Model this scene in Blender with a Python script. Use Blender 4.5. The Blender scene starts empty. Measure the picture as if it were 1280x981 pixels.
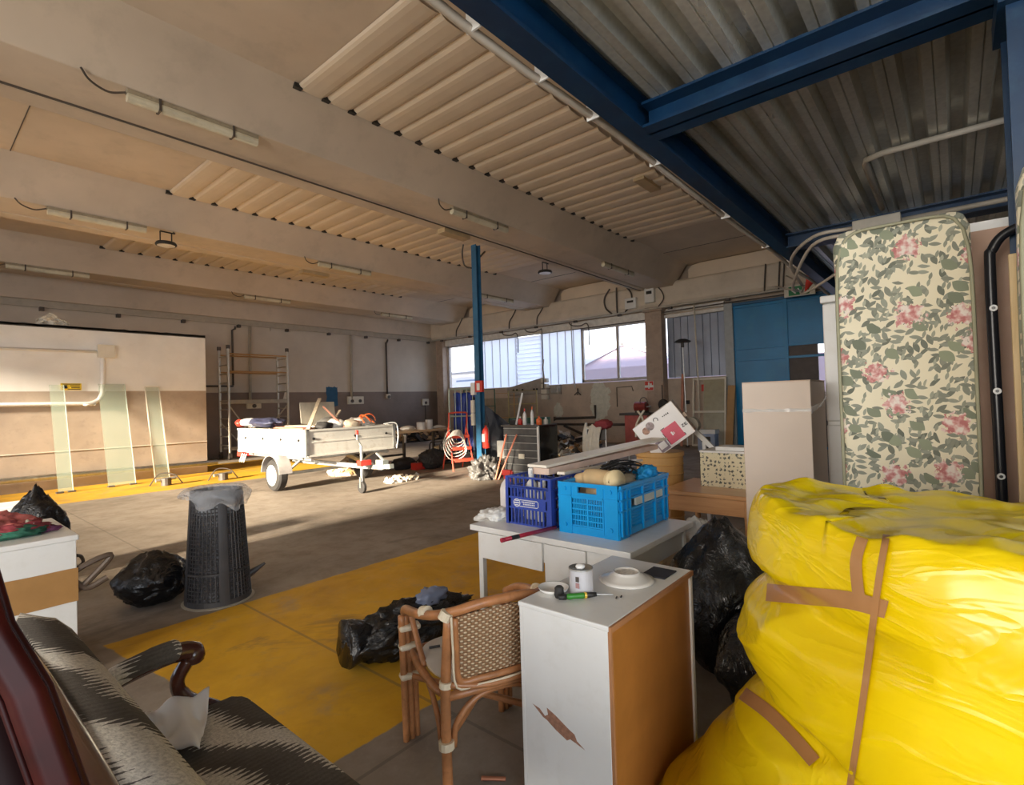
import bpy, bmesh, math, random
from math import sin, cos, pi, radians, tan, atan2, sqrt
from mathutils import Vector, Matrix, noise, Euler
SC = bpy.context.scene
COL = SC.collection
R = random.Random(7)

# ---------------------------------------------------------------- camera
CAM_F, CAM_YAW, CAM_PITCH, CAM_ROLL, CAM_H = 655.0, radians(40.2), radians(1.0), radians(-1.7), 1.6
_F = Vector((cos(CAM_YAW)*cos(CAM_PITCH), sin(CAM_YAW)*cos(CAM_PITCH), sin(CAM_PITCH)))
_r = Vector((sin(CAM_YAW), -cos(CAM_YAW), 0)); _u = _r.cross(_F)
_R = cos(CAM_ROLL)*_r + sin(CAM_ROLL)*_u
_U = -sin(CAM_ROLL)*_r + cos(CAM_ROLL)*_u
EYE = Vector((0, 0, CAM_H))
cam_data = bpy.data.cameras.new('camera'); cam = bpy.data.objects.new('camera', cam_data); COL.objects.link(cam)
m3 = Matrix((_R, _U, -_F)).transposed()
cam.matrix_world = Matrix.Translation(EYE) @ m3.to_4x4()
cam_data.sensor_width = 36.0
cam_data.lens = CAM_F/1280*36.0
cam_data.clip_start = 0.02; cam_data.clip_end = 300
SC.camera = cam

# ---------------------------------------------------------------- light and exposure
SC.view_settings.view_transform = 'Standard'
SC.view_settings.look = 'None'
SC.view_settings.exposure = 0.64
SC.view_settings.gamma = 1.0
SC.view_settings.use_curve_mapping = False
SC.cycles.use_denoising = True
SC.cycles.max_bounces = 10
SC.cycles.diffuse_bounces = 6
SC.cycles.transparent_max_bounces = 16
SC.cycles.sample_clamp_indirect = 6.0
SC.cycles.caustics_reflective = False; SC.cycles.caustics_refractive = False

w = bpy.data.worlds.new('sky'); SC.world = w; w.use_nodes = True
nt = w.node_tree; bg = nt.nodes['Background']
tc = nt.nodes.new('ShaderNodeTexCoord'); sx = nt.nodes.new('ShaderNodeSeparateXYZ'); cr = nt.nodes.new('ShaderNodeValToRGB')
nt.links.new(tc.outputs['Generated'], sx.inputs[0]); nt.links.new(sx.outputs['Z'], cr.inputs[0]); nt.links.new(cr.outputs[0], bg.inputs[0])
cr.color_ramp.elements[0].position = 0.0; cr.color_ramp.elements[0].color = (0.95, 0.97, 1.0, 1)
cr.color_ramp.elements[1].position = 0.6; cr.color_ramp.elements[1].color = (0.45, 0.66, 1.0, 1)
bg.inputs[1].default_value = 2.2

SUN_AZ, SUN_EL = radians(8), radians(14)
sd = Vector((cos(SUN_AZ)*cos(SUN_EL), sin(SUN_AZ)*cos(SUN_EL), -sin(SUN_EL)))
sl = bpy.data.lights.new('sun', 'SUN'); sl.energy = 16.0; sl.angle = radians(4.0); sl.color = (1.0, 0.86, 0.66)
so = bpy.data.objects.new('sun', sl); COL.objects.link(so); so.rotation_euler = sd.to_track_quat('-Z', 'Y').to_euler()
def area(name, loc, target, sx_, sy_, power, color=(1, 1, 1)):
    l = bpy.data.lights.new(name, 'AREA'); l.shape = 'RECTANGLE'; l.size = sx_; l.size_y = sy_; l.energy = power; l.color = color
    o = bpy.data.objects.new(name, l); COL.objects.link(o); o.location = loc
    o.rotation_euler = (Vector(target)-Vector(loc)).to_track_quat('-Z', 'Y').to_euler(); return o
# fill lights added at the rear and side gates to brighten the foreground
area('gate_fill', (-6.6, .7, 2.2), (6, 2.6, 1.4), 4.4, 3.8, 350, (1.0, 0.93, 0.82))
area('side_gate_fill', (-2.5, -4.6, 2.0), (3.0, 3.0, 0.7), 4.5, 3.4, 150, (0.90, 0.95, 1.0))

# ---------------------------------------------------------------- helpers
def ray(px, py): return _F*CAM_F + _R*(px-640) - _U*(py-490.5)
def onz(px, py, z=0.0): d = ray(px, py); return EYE + d*((z-CAM_H)/d.z)
def onx(px, py, x): d = ray(px, py); return EYE + d*(x/d.x)
def ony(px, py, y): d = ray(px, py); return EYE + d*(y/d.y)

class NT:
    def __init__(s, name):
        s.m = bpy.data.materials.new(name); s.m.use_nodes = True; s.t = s.m.node_tree
        s.b = s.t.nodes['Principled BSDF']; s.out = s.t.nodes['Material Output']
        s._co = None
    def n(s, typ, **k):
        nd = s.t.nodes.new(typ)
        for a, v in k.items(): setattr(nd, a, v)
        return nd
    def l(s, a, b): s.t.links.new(a, b)
    def co(s, kind='Object', scale=(1, 1, 1), rot=(0, 0, 0), loc=(0, 0, 0)):
        t = s.n('ShaderNodeTexCoord'); mp = s.n('ShaderNodeMapping')
        mp.inputs['Scale'].default_value = scale; mp.inputs['Rotation'].default_value = rot; mp.inputs['Location'].default_value = loc
        s.l(t.outputs[kind], mp.inputs[0]); return mp.outputs[0]
    def noise(s, scale, detail=4, rough=.55, vec=None, dist=0):
        nd = s.n('ShaderNodeTexNoise'); nd.inputs['Scale'].default_value = scale; nd.inputs['Detail'].default_value = detail
        nd.inputs['Roughness'].default_value = rough; nd.inputs['Distortion'].default_value = dist
        s.l(vec if vec is not None else s.co(), nd.inputs['Vector']); return nd.outputs['Fac']
    def ramp(s, fac, stops, interp='LINEAR'):
        nd = s.n('ShaderNodeValToRGB'); nd.color_ramp.interpolation = interp
        e = nd.color_ramp.elements
        while len(e) > len(stops): e.remove(e[-1])
        while len(e) < len(stops): e.new(.5)
        for i, (p, c) in enumerate(stops):
            e[i].position = p; e[i].color = (c, c, c, 1) if isinstance(c, (int, float)) else tuple(c)+((1,) if len(c) == 3 else ())
        s.l(fac, nd.inputs[0]); return nd.outputs[0]
    def mix(s, fac, a, b, mode='MIX'):
        nd = s.n('ShaderNodeMix', data_type='RGBA', blend_type=mode)
        for sock, v in ((nd.inputs[0], fac), (nd.inputs[6], a), (nd.inputs[7], b)):
            if isinstance(v, (int, float)): sock.default_value = v
            elif isinstance(v, tuple): sock.default_value = v+((1,) if len(v) == 3 else ())
            else: s.l(v, sock)
        return nd.outputs[2]
    def math(s, op, a, b=0.0, c=0.0, clamp=False):
        nd = s.n('ShaderNodeMath', operation=op); nd.use_clamp = clamp
        for i, v in enumerate((a, b, c)):
            if isinstance(v, (int, float)): nd.inputs[i].default_value = v
            else: s.l(v, nd.inputs[i])
        return nd.outputs[0]
    def xyz(s, vec):
        nd = s.n('ShaderNodeSeparateXYZ'); s.l(vec, nd.inputs[0]); return nd.outputs
    def bump(s, h, strength=.3, dist=.01):
        nd = s.n('ShaderNodeBump'); nd.inputs['Strength'].default_value = strength; nd.inputs['Distance'].default_value = dist
        s.l(h, nd.inputs['Height']); s.l(nd.outputs[0], s.b.inputs['Normal'])
    def set(s, **k):
        for a, v in k.items():
            sock = s.b.inputs[a.replace('_', ' ')]
            if isinstance(v, (int, float)): sock.default_value = v
            elif isinstance(v, tuple): sock.default_value = v+((1,) if len(v) == 3 else ())
            else: s.l(v, sock)
        return s

def mat(name, c, rough=.5, metal=0.0, var=.12, scale=6.0, bump=0.0, bscale=40.0, dirt=None, dirt_amt=.5, **k):
    s = NT(name); n = s.noise(scale)
    a = tuple(x*(1-var) for x in c); b = tuple(min(1, x*(1+var)) for x in c)
    col = s.ramp(n, [(.3, a), (.7, b)])
    if dirt:
        d = s.noise(scale*2.3, 6, .7); col = s.mix(s.ramp(d, [(.52, 0.0), (.72, dirt_amt)]), col, dirt)
    s.set(Base_Color=col, Roughness=rough, Metallic=metal, **k)
    if bump: s.bump(s.noise(bscale), bump)
    return s.m

def tag(o, label=None, cat=None, group=None, kind=None):
    if label: o['label'] = label
    if cat: o['category'] = cat
    if group: o['group'] = group
    if kind: o['kind'] = kind
    return o
def thing(name, label, cat, loc=(0, 0, 0), rz=0.0, group=None):
    o = bpy.data.objects.new(name, None); COL.objects.link(o); o.empty_display_size = .1
    o.location = loc; o.rotation_euler = (0, 0, rz)
    return tag(o, label, cat, group)

class B:
    """collects shapes into one mesh"""
    def __init__(s): s.bm = bmesh.new()
    def box(s, a, b, M=None):
        x0, y0, z0 = a; x1, y1, z1 = b
        vs = [s.bm.verts.new(p) for p in ((x0,y0,z0),(x1,y0,z0),(x1,y1,z0),(x0,y1,z0),(x0,y0,z1),(x1,y0,z1),(x1,y1,z1),(x0,y1,z1))]
        for f in ((0,3,2,1),(4,5,6,7),(0,1,5,4),(1,2,6,5),(2,3,7,6),(3,0,4,7)): s.bm.faces.new([vs[i] for i in f])
        if M is not None:
            for v in vs: v.co = M @ v.co
        return s
    def cbox(s, c, size, M=None, rot=None):
        c = Vector(c); h = Vector(size)/2
        MM = Matrix.Translation(c) @ ((rot if rot is not None else Matrix.Identity(3)).to_4x4())
        if M is not None: MM = M @ MM
        return s.box(-h, h, MM)
    def beam(s, p, q, w_, t_, up=(0, 0, 1)):
        """rectangular bar from p to q"""
        p = Vector(p); q = Vector(q); d = (q-p); L = d.length; d.normalize(); up = Vector(up)
        if abs(d.dot(up)) > .98: up = Vector((1, 0, 0))
        x = d.cross(up).normalized(); z = x.cross(d)
        M = Matrix((x, d, z)).transposed().to_4x4(); M.translation = p
        return s.box((-w_/2, 0, -t_/2), (w_/2, L, t_/2), M)
    def tube(s, pts, r, n=8, caps=True, closed=False):
        pts = [Vector(p) for p in pts]; N = len(pts)
        rr = r if isinstance(r, (list, tuple)) else [r]*N
        tang = []
        for i in range(N):
            if closed: t = pts[(i+1) % N]-pts[i-1]
            else: t = pts[min(i+1, N-1)]-pts[max(i-1, 0)]
            tang.append(t.normalized() if t.length > 1e-9 else Vector((0, 0, 1)))
        t0 = tang[0]; ref = Vector((0, 0, 1)) if abs(t0.z) < .9 else Vector((1, 0, 0))
        u = t0.cross(ref).normalized(); rings = []
        for i in range(N):
            t = tang[i]; u = (u-t*u.dot(t))
            u = u.normalized() if u.length > 1e-6 else t.orthogonal().normalized()
            v = t.cross(u)
            rings.append([s.bm.verts.new(pts[i]+(u*cos(2*pi*k/n)+v*sin(2*pi*k/n))*rr[i]) for k in range(n)])
        M_ = N if closed else N-1
        for i in range(M_):
            a, b = rings[i], rings[(i+1) % N]
            for k in range(n): s.bm.faces.new((a[k], a[(k+1) % n], b[(k+1) % n], b[k]))
        if caps and not closed:
            s.bm.faces.new(rings[0][::-1]); s.bm.faces.new(rings[-1])
        return s
    def cyl(s, p, q, r, n=16, r2=None): return s.tube([p, q], [r, r if r2 is None else r2], n)
    def lathe(s, prof, n=24, c=(0, 0, 0), M=None, capb=False, capt=False):
        c = Vector(c); rings = []
        for (r, z) in prof:
            rings.append([s.bm.verts.new(c+Vector((r*cos(2*pi*k/n), r*sin(2*pi*k/n), z))) for k in range(n)])
        for a, b in zip(rings, rings[1:]):
            for k in range(n): s.bm.faces.new((a[k], a[(k+1) % n], b[(k+1) % n], b[k]))
        if capb: s.bm.faces.new(rings[0][::-1])
        if capt: s.bm.faces.new(rings[-1])
        if M is not None:
            for rg in rings:
                for v in rg: v.co = M @ v.co
        return s
    def prism(s, poly, p0, p1, axis='y'):
        """poly of 2d points extruded along an axis; for y: (x,z), for x: (y,z), for z: (x,y)"""
        def P(q, t): return {'y': (q[0], t, q[1]), 'x': (t, q[0], q[1]), 'z': (q[0], q[1], t)}[axis]
        a = [s.bm.verts.new(P(q, p0)) for q in poly]; b = [s.bm.verts.new(P(q, p1)) for q in poly]; n = len(poly)
        for i in range(n): s.bm.faces.new((a[i], a[(i+1) % n], b[(i+1) % n], b[i]))
        s.bm.faces.new(a[::-1]); s.bm.faces.new(b); return s
    def sheet(s, fn, nu, nv, thick=0.0):
        """surface patch fn(u,v)->Vector, optionally with thickness along its normals"""
        g = [[s.bm.verts.new(fn(i/nu, j/nv)) for j in range(nv+1)] for i in range(nu+1)]
        fs = []
        for i in range(nu):
            for j in range(nv): fs.append(s.bm.faces.new((g[i][j], g[i+1][j], g[i+1][j+1], g[i][j+1])))
        if thick:
            s.bm.normal_update()
            g2 = [[s.bm.verts.new(v.co-v.normal*thick) for v in row] for row in g]
            for i in range(nu):
                for j in range(nv): s.bm.faces.new((g2[i][j], g2[i][j+1], g2[i+1][j+1], g2[i+1][j]))
            for i in range(nu):
                s.bm.faces.new((g[i][0], g2[i][0], g2[i+1][0], g[i+1][0])); s.bm.faces.new((g[i+1][nv], g2[i+1][nv], g2[i][nv], g[i][nv]))
            for j in range(nv):
                s.bm.faces.new((g[0][j+1], g2[0][j+1], g2[0][j], g[0][j])); s.bm.faces.new((g[nu][j], g2[nu][j], g2[nu][j+1], g[nu][j+1]))
        return s
    def blob(s, c, r, sub=4, seed=0, amp=.18, freq=2.2, crease=.12, cfreq=5.0, flat=None, M=None, shape=None):
        c = Vector(c); r = Vector(r); tmp = bmesh.ops.create_icosphere(s.bm, subdivisions=sub, radius=1.0)
        off = Vector((seed*3.7, seed*1.3, seed*7.1))
        for v in tmp['verts']:
            p = v.co.copy()
            d = 1+amp*noise.noise(p*freq+off)
            pw = Vector((p.x, p.y, p.z*.7))+Vector((noise.noise(p*1.6+off), noise.noise(p*1.9-off), noise.noise(p*1.3+off*2)))*.5
            rg = (1-min(1, abs(noise.noise(pw*cfreq*.55+off*2))*2.2))**2
            rg2 = (1-min(1, abs(noise.noise(pw*cfreq*1.1+off*3))*2.0))**2
            d += crease*(rg-.25)*1.1+crease*.45*(rg2-.25)
            q = Vector((p.x*r.x, p.y*r.y, p.z*r.z))*d
            if shape: q = shape(q)
            if flat is not None and q.z < flat: q.z = flat+(q.z-flat)*.06
            v.co = (M @ (q)) + c if M is not None else q+c
        return s
    def done(s, name, m, parent=None, bevel=0.0, smooth=False, seg=2, loc=None, rot=None, sub=0, mats=None):
        bmesh.ops.recalc_face_normals(s.bm, faces=s.bm.faces)
        me = bpy.data.meshes.new(name); s.bm.to_mesh(me); s.bm.free()
        for mm in (mats or [m]): me.materials.append(mm)
        if smooth:
            for p in me.polygons: p.use_smooth = True
        o = bpy.data.objects.new(name, me); COL.objects.link(o)
        if parent is not None: o.parent = parent
        if loc is not None: o.location = loc
        if rot is not None: o.rotation_euler = rot
        if bevel:
            md = o.modifiers.new('bevel', 'BEVEL'); md.width = bevel; md.segments = seg; md.limit_method = 'ANGLE'; md.angle_limit = radians(40)
        if sub:
            md = o.modifiers.new('subsurf', 'SUBSURF'); md.levels = sub; md.render_levels = sub
        return o
def copytree(o, parent=None):
    c = o.copy(); COL.objects.link(c); c.parent = parent
    for ch in list(o.children): copytree(ch, c)
    return c
def arc(c, r, a0, a1, n, plane='xz'):
    out = []
    for i in range(n+1):
        a = a0+(a1-a0)*i/n; u, v = r*cos(a), r*sin(a); c_ = Vector(c)
        out.append(c_+(Vector((u, 0, v)) if plane == 'xz' else Vector((u, v, 0)) if plane == 'xy' else Vector((0, u, v))))
    return out
def smoothpath(pts, k=6):
    """Catmull-Rom through points"""
    P = [Vector(p) for p in pts]; P = [P[0]*2-P[1]]+P+[P[-1]*2-P[-2]]; out = []
    for i in range(1, len(P)-2):
        for j in range(k):
            t = j/k; a, b, c, d = P[i-1], P[i], P[i+1], P[i+2]
            out.append(.5*((2*b)+(c-a)*t+(2*a-5*b+4*c-d)*t*t+(3*b-a-3*c+d)*t**3))
    out.append(P[-2]); return out
def struct(name, b, m, **k): return tag(b.done(name, m, **k), kind='structure')
# ---------------------------------------------------------------- materials
def floor_mat():
    s = NT('concrete_floor'); co = s.co()
    n1 = s.noise(.55, 6, .6, co, .4); n2 = s.noise(3.5, 8, .7, co); n3 = s.noise(22, 6, .7, co)
    base = s.ramp(n1, [(.3, (.20, .165, .13)), (.5, (.30, .25, .20)), (.72, (.37, .31, .25))])
    base = s.mix(s.ramp(n2, [(.45, 0.0), (.75, .55)]), base, (.15, .115, .085))
    base = s.mix(s.ramp(n3, [(.5, 0.0), (.9, .35)]), base, (.42, .36, .30))
    x, y, z = s.xyz(co)
    wob = s.math('MULTIPLY', s.math('SUBTRACT', s.noise(6, 4, .6, co), .5), .05)
    def step(v, edge, sign=1, soft=.012):   # 1 where sign*(v-edge) > 0
        return s.math('MULTIPLY_ADD', s.math('SUBTRACT', s.math('ADD', v, wob), edge), sign/soft, .5, clamp=True)
    # painted yellow bay by the table, its short edge slants a little
    slant = s.math('MULTIPLY_ADD', y, .14, x)
    za = s.math('MULTIPLY', s.math('MULTIPLY', step(y, 2.19), step(y, 4.55, -1)), s.math('MULTIPLY', step(slant, 1.565), step(x, 5.2, -1)))
    # yellow strip along the partition
    zb = s.math('MULTIPLY', s.math('MULTIPLY', step(y, 12.35), step(y, 16.9, -1)), step(x, 8.4, -1))
    z_ = s.math('MAXIMUM', za, zb)
    wear = s.ramp(s.noise(2.0, 9, .72, co, .3), [(.34, 0.6), (.46, 1.0)])
    wear2 = s.ramp(s.noise(14, 8, .75, co), [(.25, 0.2), (.33, 1.0)])
    ymask = s.math('MULTIPLY', z_, s.math('MULTIPLY', wear, wear2))
    ycol = s.ramp(s.noise(1.3, 7, .65, co, .5), [(.3, (.50, .27, .02)), (.55, (.68, .375, .022)), (.75, (.76, .45, .04))])
    ycol = s.mix(s.ramp(s.noise(5.0, 8, .75, co), [(.55, 0.0), (.8, .45)]), ycol, (.34, .19, .05))
    col = s.mix(ymask, base, ycol)
    # saw-cut slab joints
    def joint(v, period, off, wdt):
        f = s.math('FRACT', s.math('DIVIDE', s.math('ADD', v, off), period)); return s.math('LESS_THAN', f, wdt/period)
    j = s.math('MAXIMUM', joint(x, 4.2, 2.35, .02), joint(y, 4.6, 2.6, .02))
    col = s.mix(s.math('MULTIPLY', j, .45), col, (.10, .085, .07))
    # oily dark stains
    st = s.ramp(s.noise(.9, 5, .7, s.co(loc=(3, 8, 0), scale=(.7, 1.2, 1)), 1.0), [(.58, 0.0), (.72, .7)])
    col = s.mix(st, col, (.10, .08, .065))
    s.set(Base_Color=col, Roughness=s.ramp(n2, [(.3, .5), (.7, .8)]), Specular_IOR_Level=.35)
    s.bump(n3, .12, .004); return s.m
def twotone(name, axis_z=2.2, lo=(.34, .28, .235), hi=(.74, .70, .62), patch=None):
    s = NT(name); co = s.co(); x, y, z = s.xyz(co)
    n = s.noise(1.2, 6, .6, co); n2 = s.noise(7, 8, .7, co)
    H = s.ramp(n, [(.3, tuple(c*.86 for c in hi)), (.7, hi)]); L = s.ramp(n, [(.3, tuple(c*.8 for c in lo)), (.7, tuple(c*1.12 for c in lo))])
    L = s.mix(s.ramp(n2, [(.55, 0.0), (.8, .4)]), L, (.2, .16, .13))
    H = s.mix(s.ramp(n2, [(.6, 0.0), (.85, .25)]), H, (.45, .40, .33))
    f = s.math('MULTIPLY_ADD', s.math('SUBTRACT', z, axis_z), 60.0, .5, clamp=True)
    col = s.mix(f, L, H)
    if patch:
        for (ay, az, ry, rz) in patch:
            dy = s.math('DIVIDE', s.math('SUBTRACT', y, ay), ry); dz = s.math('DIVIDE', s.math('SUBTRACT', z, az), rz)
            d = s.math('ADD', s.math('MULTIPLY', dy, dy), s.math('MULTIPLY', dz, dz))
            d = s.math('ADD', d, s.math('MULTIPLY', s.math('SUBTRACT', s.noise(3.2, 6, .7, co), .5), 3.2))
            col = s.mix(s.math('LESS_THAN', d, 1.0), col, s.ramp(n2, [(.4, (.60, .61, .52)), (.7, (.76, .75, .66))]))
    s.set(Base_Color=col, Roughness=.75); s.bump(n2, .12, .006); return s.m
def corr_metal():
    s = NT('galvanised_deck'); co = s.co()
    n = s.noise(.8, 4, .55, s.co(scale=(.5, 3.2, 1)), .2); v = s.n('ShaderNodeTexVoronoi'); v.inputs['Scale'].default_value = 26; s.l(co, v.inputs['Vector'])
    sp = s.ramp(v.outputs['Distance'], [(0, .9), (1, 1.1)])
    col = s.ramp(n, [(.25, (.36, .35, .29)), (.5, (.68, .68, .61)), (.72, (.90, .90, .84))])
    s.set(Base_Color=s.mix(1.0, col, sp, 'MULTIPLY'), Metallic=.62, Roughness=s.ramp(n, [(.3, .40), (.7, .25)])); return s.m
def wood(name, c1, c2, scale=3.0, rough=.45, axis=0, coat=0.0, ring=10.0):
    s = NT(name); sc = [1.0, 1.0, 1.0]; sc = [ring]*3; sc[axis] = .7
    co = s.co(scale=tuple(sc)); n = s.noise(scale, 6, .6, co, .6)
    s.set(Base_Color=s.ramp(n, [(.3, c1), (.7, c2)]), Roughness=rough, Coat_Weight=coat); return s.m
def leaves_floral(name, scl=9.0, base=(.74, .67, .49)):
    """floral upholstery print: leaf-shaped cells in several directions, clusters of pink petals"""
    s = NT(name); t = s.n('ShaderNodeTexCoord'); co0 = t.outputs['Object']
    x, y, z = s.xyz(co0)
    cb = s.n('ShaderNodeCombineXYZ'); s.l(y, cb.inputs[0]); s.l(z, cb.inputs[1])
    col = s.ramp(s.noise(3, 3, .5, co0), [(.3, base), (.7, tuple(min(1, c*1.1) for c in base))])
    def layer(rot, sc, an, thr, c1, c2, seed, rnd=.5, dens=.5):
        nonlocal col
        m1 = s.n('ShaderNodeMapping'); m1.inputs['Rotation'].default_value = (0, 0, radians(rot)); m1.inputs['Location'].default_value = (seed, seed*.7, 0)
        s.l(cb.outputs[0], m1.inputs[0])
        m2 = s.n('ShaderNodeMapping'); m2.inputs['Scale'].default_value = (sc*an, sc, 1); s.l(m1.outputs[0], m2.inputs[0])
        v = s.n('ShaderNodeTexVoronoi', voronoi_dimensions='2D'); v.inputs['Scale'].default_value = 1.0; v.inputs['Randomness'].default_value = .85
        s.l(m2.outputs[0], v.inputs['Vector'])
        on = s.n('ShaderNodeSeparateColor'); s.l(v.outputs['Color'], on.inputs[0])
        # leaf outline: pointed ellipse around the cell point
        loc = s.n('ShaderNodeVectorMath', operation='SUBTRACT'); s.l(m2.outputs[0], loc.inputs[0]); s.l(v.outputs['Position'], loc.inputs[1])
        lx, ly, lz = s.xyz(loc.outputs[0])
        prof = s.math('SUBTRACT', .30, s.math('MULTIPLY', s.math('MULTIPLY', ly, ly), 1.9))
        inside = s.math('LESS_THAN', s.math('ABSOLUTE', lx), s.math('MULTIPLY', prof, thr))
        mk = s.math('MULTIPLY', inside, s.math('LESS_THAN', on.outputs[0], dens))
        cc = s.ramp(on.outputs[1], [(0, c1), (1, c2)])
        col = s.mix(mk, col, cc)
    g1, g2 = (.14, .15, .115), (.32, .33, .26)
    layer(20, scl*1.0, 2.3, 1.35, g1, g2, 1.3, dens=.36)
    layer(-50, scl*1.05, 2.5, 1.35, g1, g2, 4.1, dens=.36)
    layer(80, scl*1.1, 2.5, 1.2, (.20, .21, .16), g2, 7.7, dens=.4)
    layer(-15, scl*1.5, 2.6, 1.3, (.24, .25, .19), (.42, .42, .32), 9.1, dens=.35)
    layer(50, scl*.75, 1.7, 1.5, (.16, .18, .13), (.30, .33, .22), 12.3, dens=.26)
    # pink blossom clusters
    m3 = s.n('ShaderNodeMapping'); m3.inputs['Location'].default_value = (.13, .21, 0); m3.inputs['Scale'].default_value = (3.4, 3.4, 1); s.l(cb.outputs[0], m3.inputs[0])
    v2 = s.n('ShaderNodeTexVoronoi', voronoi_dimensions='2D'); v2.inputs['Scale'].default_value = 1.0; v2.inputs['Randomness'].default_value = .6; s.l(m3.outputs[0], v2.inputs['Vector'])
    petal = s.noise(38, 3, .6, co0)
    d = s.math('ADD', v2.outputs['Distance'], s.math('MULTIPLY', s.math('SUBTRACT', petal, .5), .55))
    pc = s.ramp(s.noise(30, 2, .5, co0), [(.38, (.50, .18, .17)), (.5, (.66, .36, .33)), (.62, (.80, .70, .62))])
    col = s.mix(s.math('LESS_THAN', d, .19), col, pc)
    s.set(Base_Color=col, Roughness=.85, Sheen_Weight=.2)
    s.bump(s.noise(6, 3, .5, co0), .25, .01); return s.m
def glassy(name, tint, rough=.05, alpha=.35):
    s = NT(name); s.set(Base_Color=tint, Roughness=rough, Alpha=alpha, Specular_IOR_Level=.6); return s.m
def translucent(name, c, mixf=.7, rough=.4):
    s = NT(name); tr = s.n('ShaderNodeBsdfTranslucent'); tr.inputs[0].default_value = c+(1,)
    mx = s.n('ShaderNodeMixShader'); mx.inputs[0].default_value = mixf
    s.set(Base_Color=c, Roughness=rough); s.l(s.b.outputs[0], mx.inputs[1]); s.l(tr.outputs[0], mx.inputs[2]); s.l(mx.outputs[0], s.out.inputs[0]); return s.m
def plastic_bag(name, c, rough=.22, bump=.6, alpha=1.0):
    s = NT(name); co = s.co(); n = s.noise(9, 5, .6, co, 1.2)
    s.set(Base_Color=c, Roughness=rough, Specular_IOR_Level=.6, Alpha=alpha)
    r = s.math('ABSOLUTE', s.math('SUBTRACT', n, .5)); s.bump(r, bump, .05); return s.m
M = {}
M['floor'] = floor_mat()
M['ceil'] = mat('painted_ceiling_panel', (.68, .575, .46), .8, var=.08, scale=.8, dirt=(.42, .36, .28), dirt_amt=.3)
M['beam'] = mat('painted_concrete_beam', (.64, .545, .44), .8, var=.10, scale=.7, dirt=(.38, .33, .26), dirt_amt=.35)
M['corr'] = mat('ribbed_roof_sheet', (.78, .67, .53), .6, var=.06, scale=1.5)
M['wallB'] = twotone('painted_wall_two_tone', 2.2, (.25, .20, .175), (.66, .60, .52))
M['part'] = twotone('partition_two_tone', 2.12, (.46, .37, .29), (.90, .88, .84))
M['wallA'] = twotone('window_wall_paint', 9.0, (.58, .48, .385), (.7, .66, .58), patch=[(10.1, 1.55, .42, .8), (12.0, 1.2, .22, .3)])
M['upper'] = mat('painted_lintel', (.70, .62, .51), .8, var=.08, scale=1.2, dirt=(.45, .39, .31), dirt_amt=.3)
M['pillar'] = mat('brown_painted_pillar', (.44, .34, .27), .8, var=.1, scale=3, dirt=(.25, .2, .16))
M['deck'] = corr_metal()
M['blue_steel'] = mat('dark_blue_painted_steel', (.002, .030, .085), .38, var=.2, scale=3, dirt=(.02, .07, .13))
M['blue_door'] = mat('bright_blue_painted_door', (.003, .20, .44), .32, var=.15, scale=1.0, dirt=(.03, .26, .42))
M['post_blue'] = mat('blue_post_paint', (.03, .13, .25), .45, var=.15)
M['white'] = mat('white_laminate', (.80, .80, .78), .35, var=.03, scale=3, dirt=(.6, .57, .5), dirt_amt=.25)
M['cream'] = mat('cream_painted_metal', (.74, .69, .58), .45, var=.06)
M['greypipe'] = mat('grey_conduit', (.46, .42, .35), .5, var=.1)
M['darkpipe'] = mat('dark_conduit', (.085, .07, .06), .5, var=.2)
M['black'] = mat('black_paint', (.018, .017, .017), .45, var=.2)
M['rubber'] = mat('black_rubber', (.03, .028, .027), .7, var=.2)
M['alu'] = mat('worn_aluminium', (.52, .48, .40), .4, .7, var=.12)
M['galv'] = mat('galvanised_steel', (.52, .53, .52), .38, .75, var=.15, scale=12)
M['red'] = mat('red_paint', (.62, .045, .03), .35, var=.1)
M['orange'] = mat('orange_plastic', (.80, .16, .04), .4)
M['blackbag'] = plastic_bag('black_bin_liner', (.008, .008, .009), .14, .6)
M['clearbag'] = plastic_bag('translucent_liner', (.70, .74, .80), .12, .8, alpha=.38)
M['greybag'] = plastic_bag('greyish_clear_bag', (.55, .52, .48), .25, .6)
M['cardboard'] = mat('cardboard', (.60, .47, .37), .85, var=.05, scale=2)
M['kraft'] = mat('kraft_brown', (.45, .27, .12), .8, var=.08)
M['tape'] = mat('brown_parcel_tape', (.42, .23, .085), .25, var=.08, scale=8)
M['plaster'] = mat('pale_rubble', (.55, .47, .36), .9, var=.25, scale=20)
M['screen_white'] = mat('white_plastic', (.84, .84, .82), .3, var=.03)
M['cloth'] = mat('offwhite_cloth', (.72, .68, .62), .9, var=.08)
# ---------------------------------------------------------------- building shell
XA, YB = 17.0, 19.1
X0, Y0 = -8.0, -5.0
struct('floor', B().box((X0-.2, Y0-.2, -.12), (XA+.25, YB+.25, 0)), M['floor'])
struct('ground', B().box((-40, -60, -.3), (90, 90, -.14)), mat('yard_asphalt', (.45, .42, .38), .9))
# window wall: low wall, top wall, piers, door side
g = B()
g.box((XA, 5.4, 0), (XA+.25, YB, 2.22))
g.box((XA, 3.9, 0), (XA+.25, 5.45, 6.1)); g.box((XA, Y0, 3.0), (XA+.25, 3.9, 6.1)); g.box((XA, Y0, 0), (XA+.25, 2.2, 3.0))
g.box((XA, 5.45, 4.36), (XA+.25, YB, 6.1)); g.box((XA, 18.3, 2.22), (XA+.25, YB, 4.36))
struct('wall_window_side', g, M['wallA'])
struct('wall_left', B().box((X0, YB, 0), (XA+.25, YB+.25, 6.2)), M['wallB'])
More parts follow.
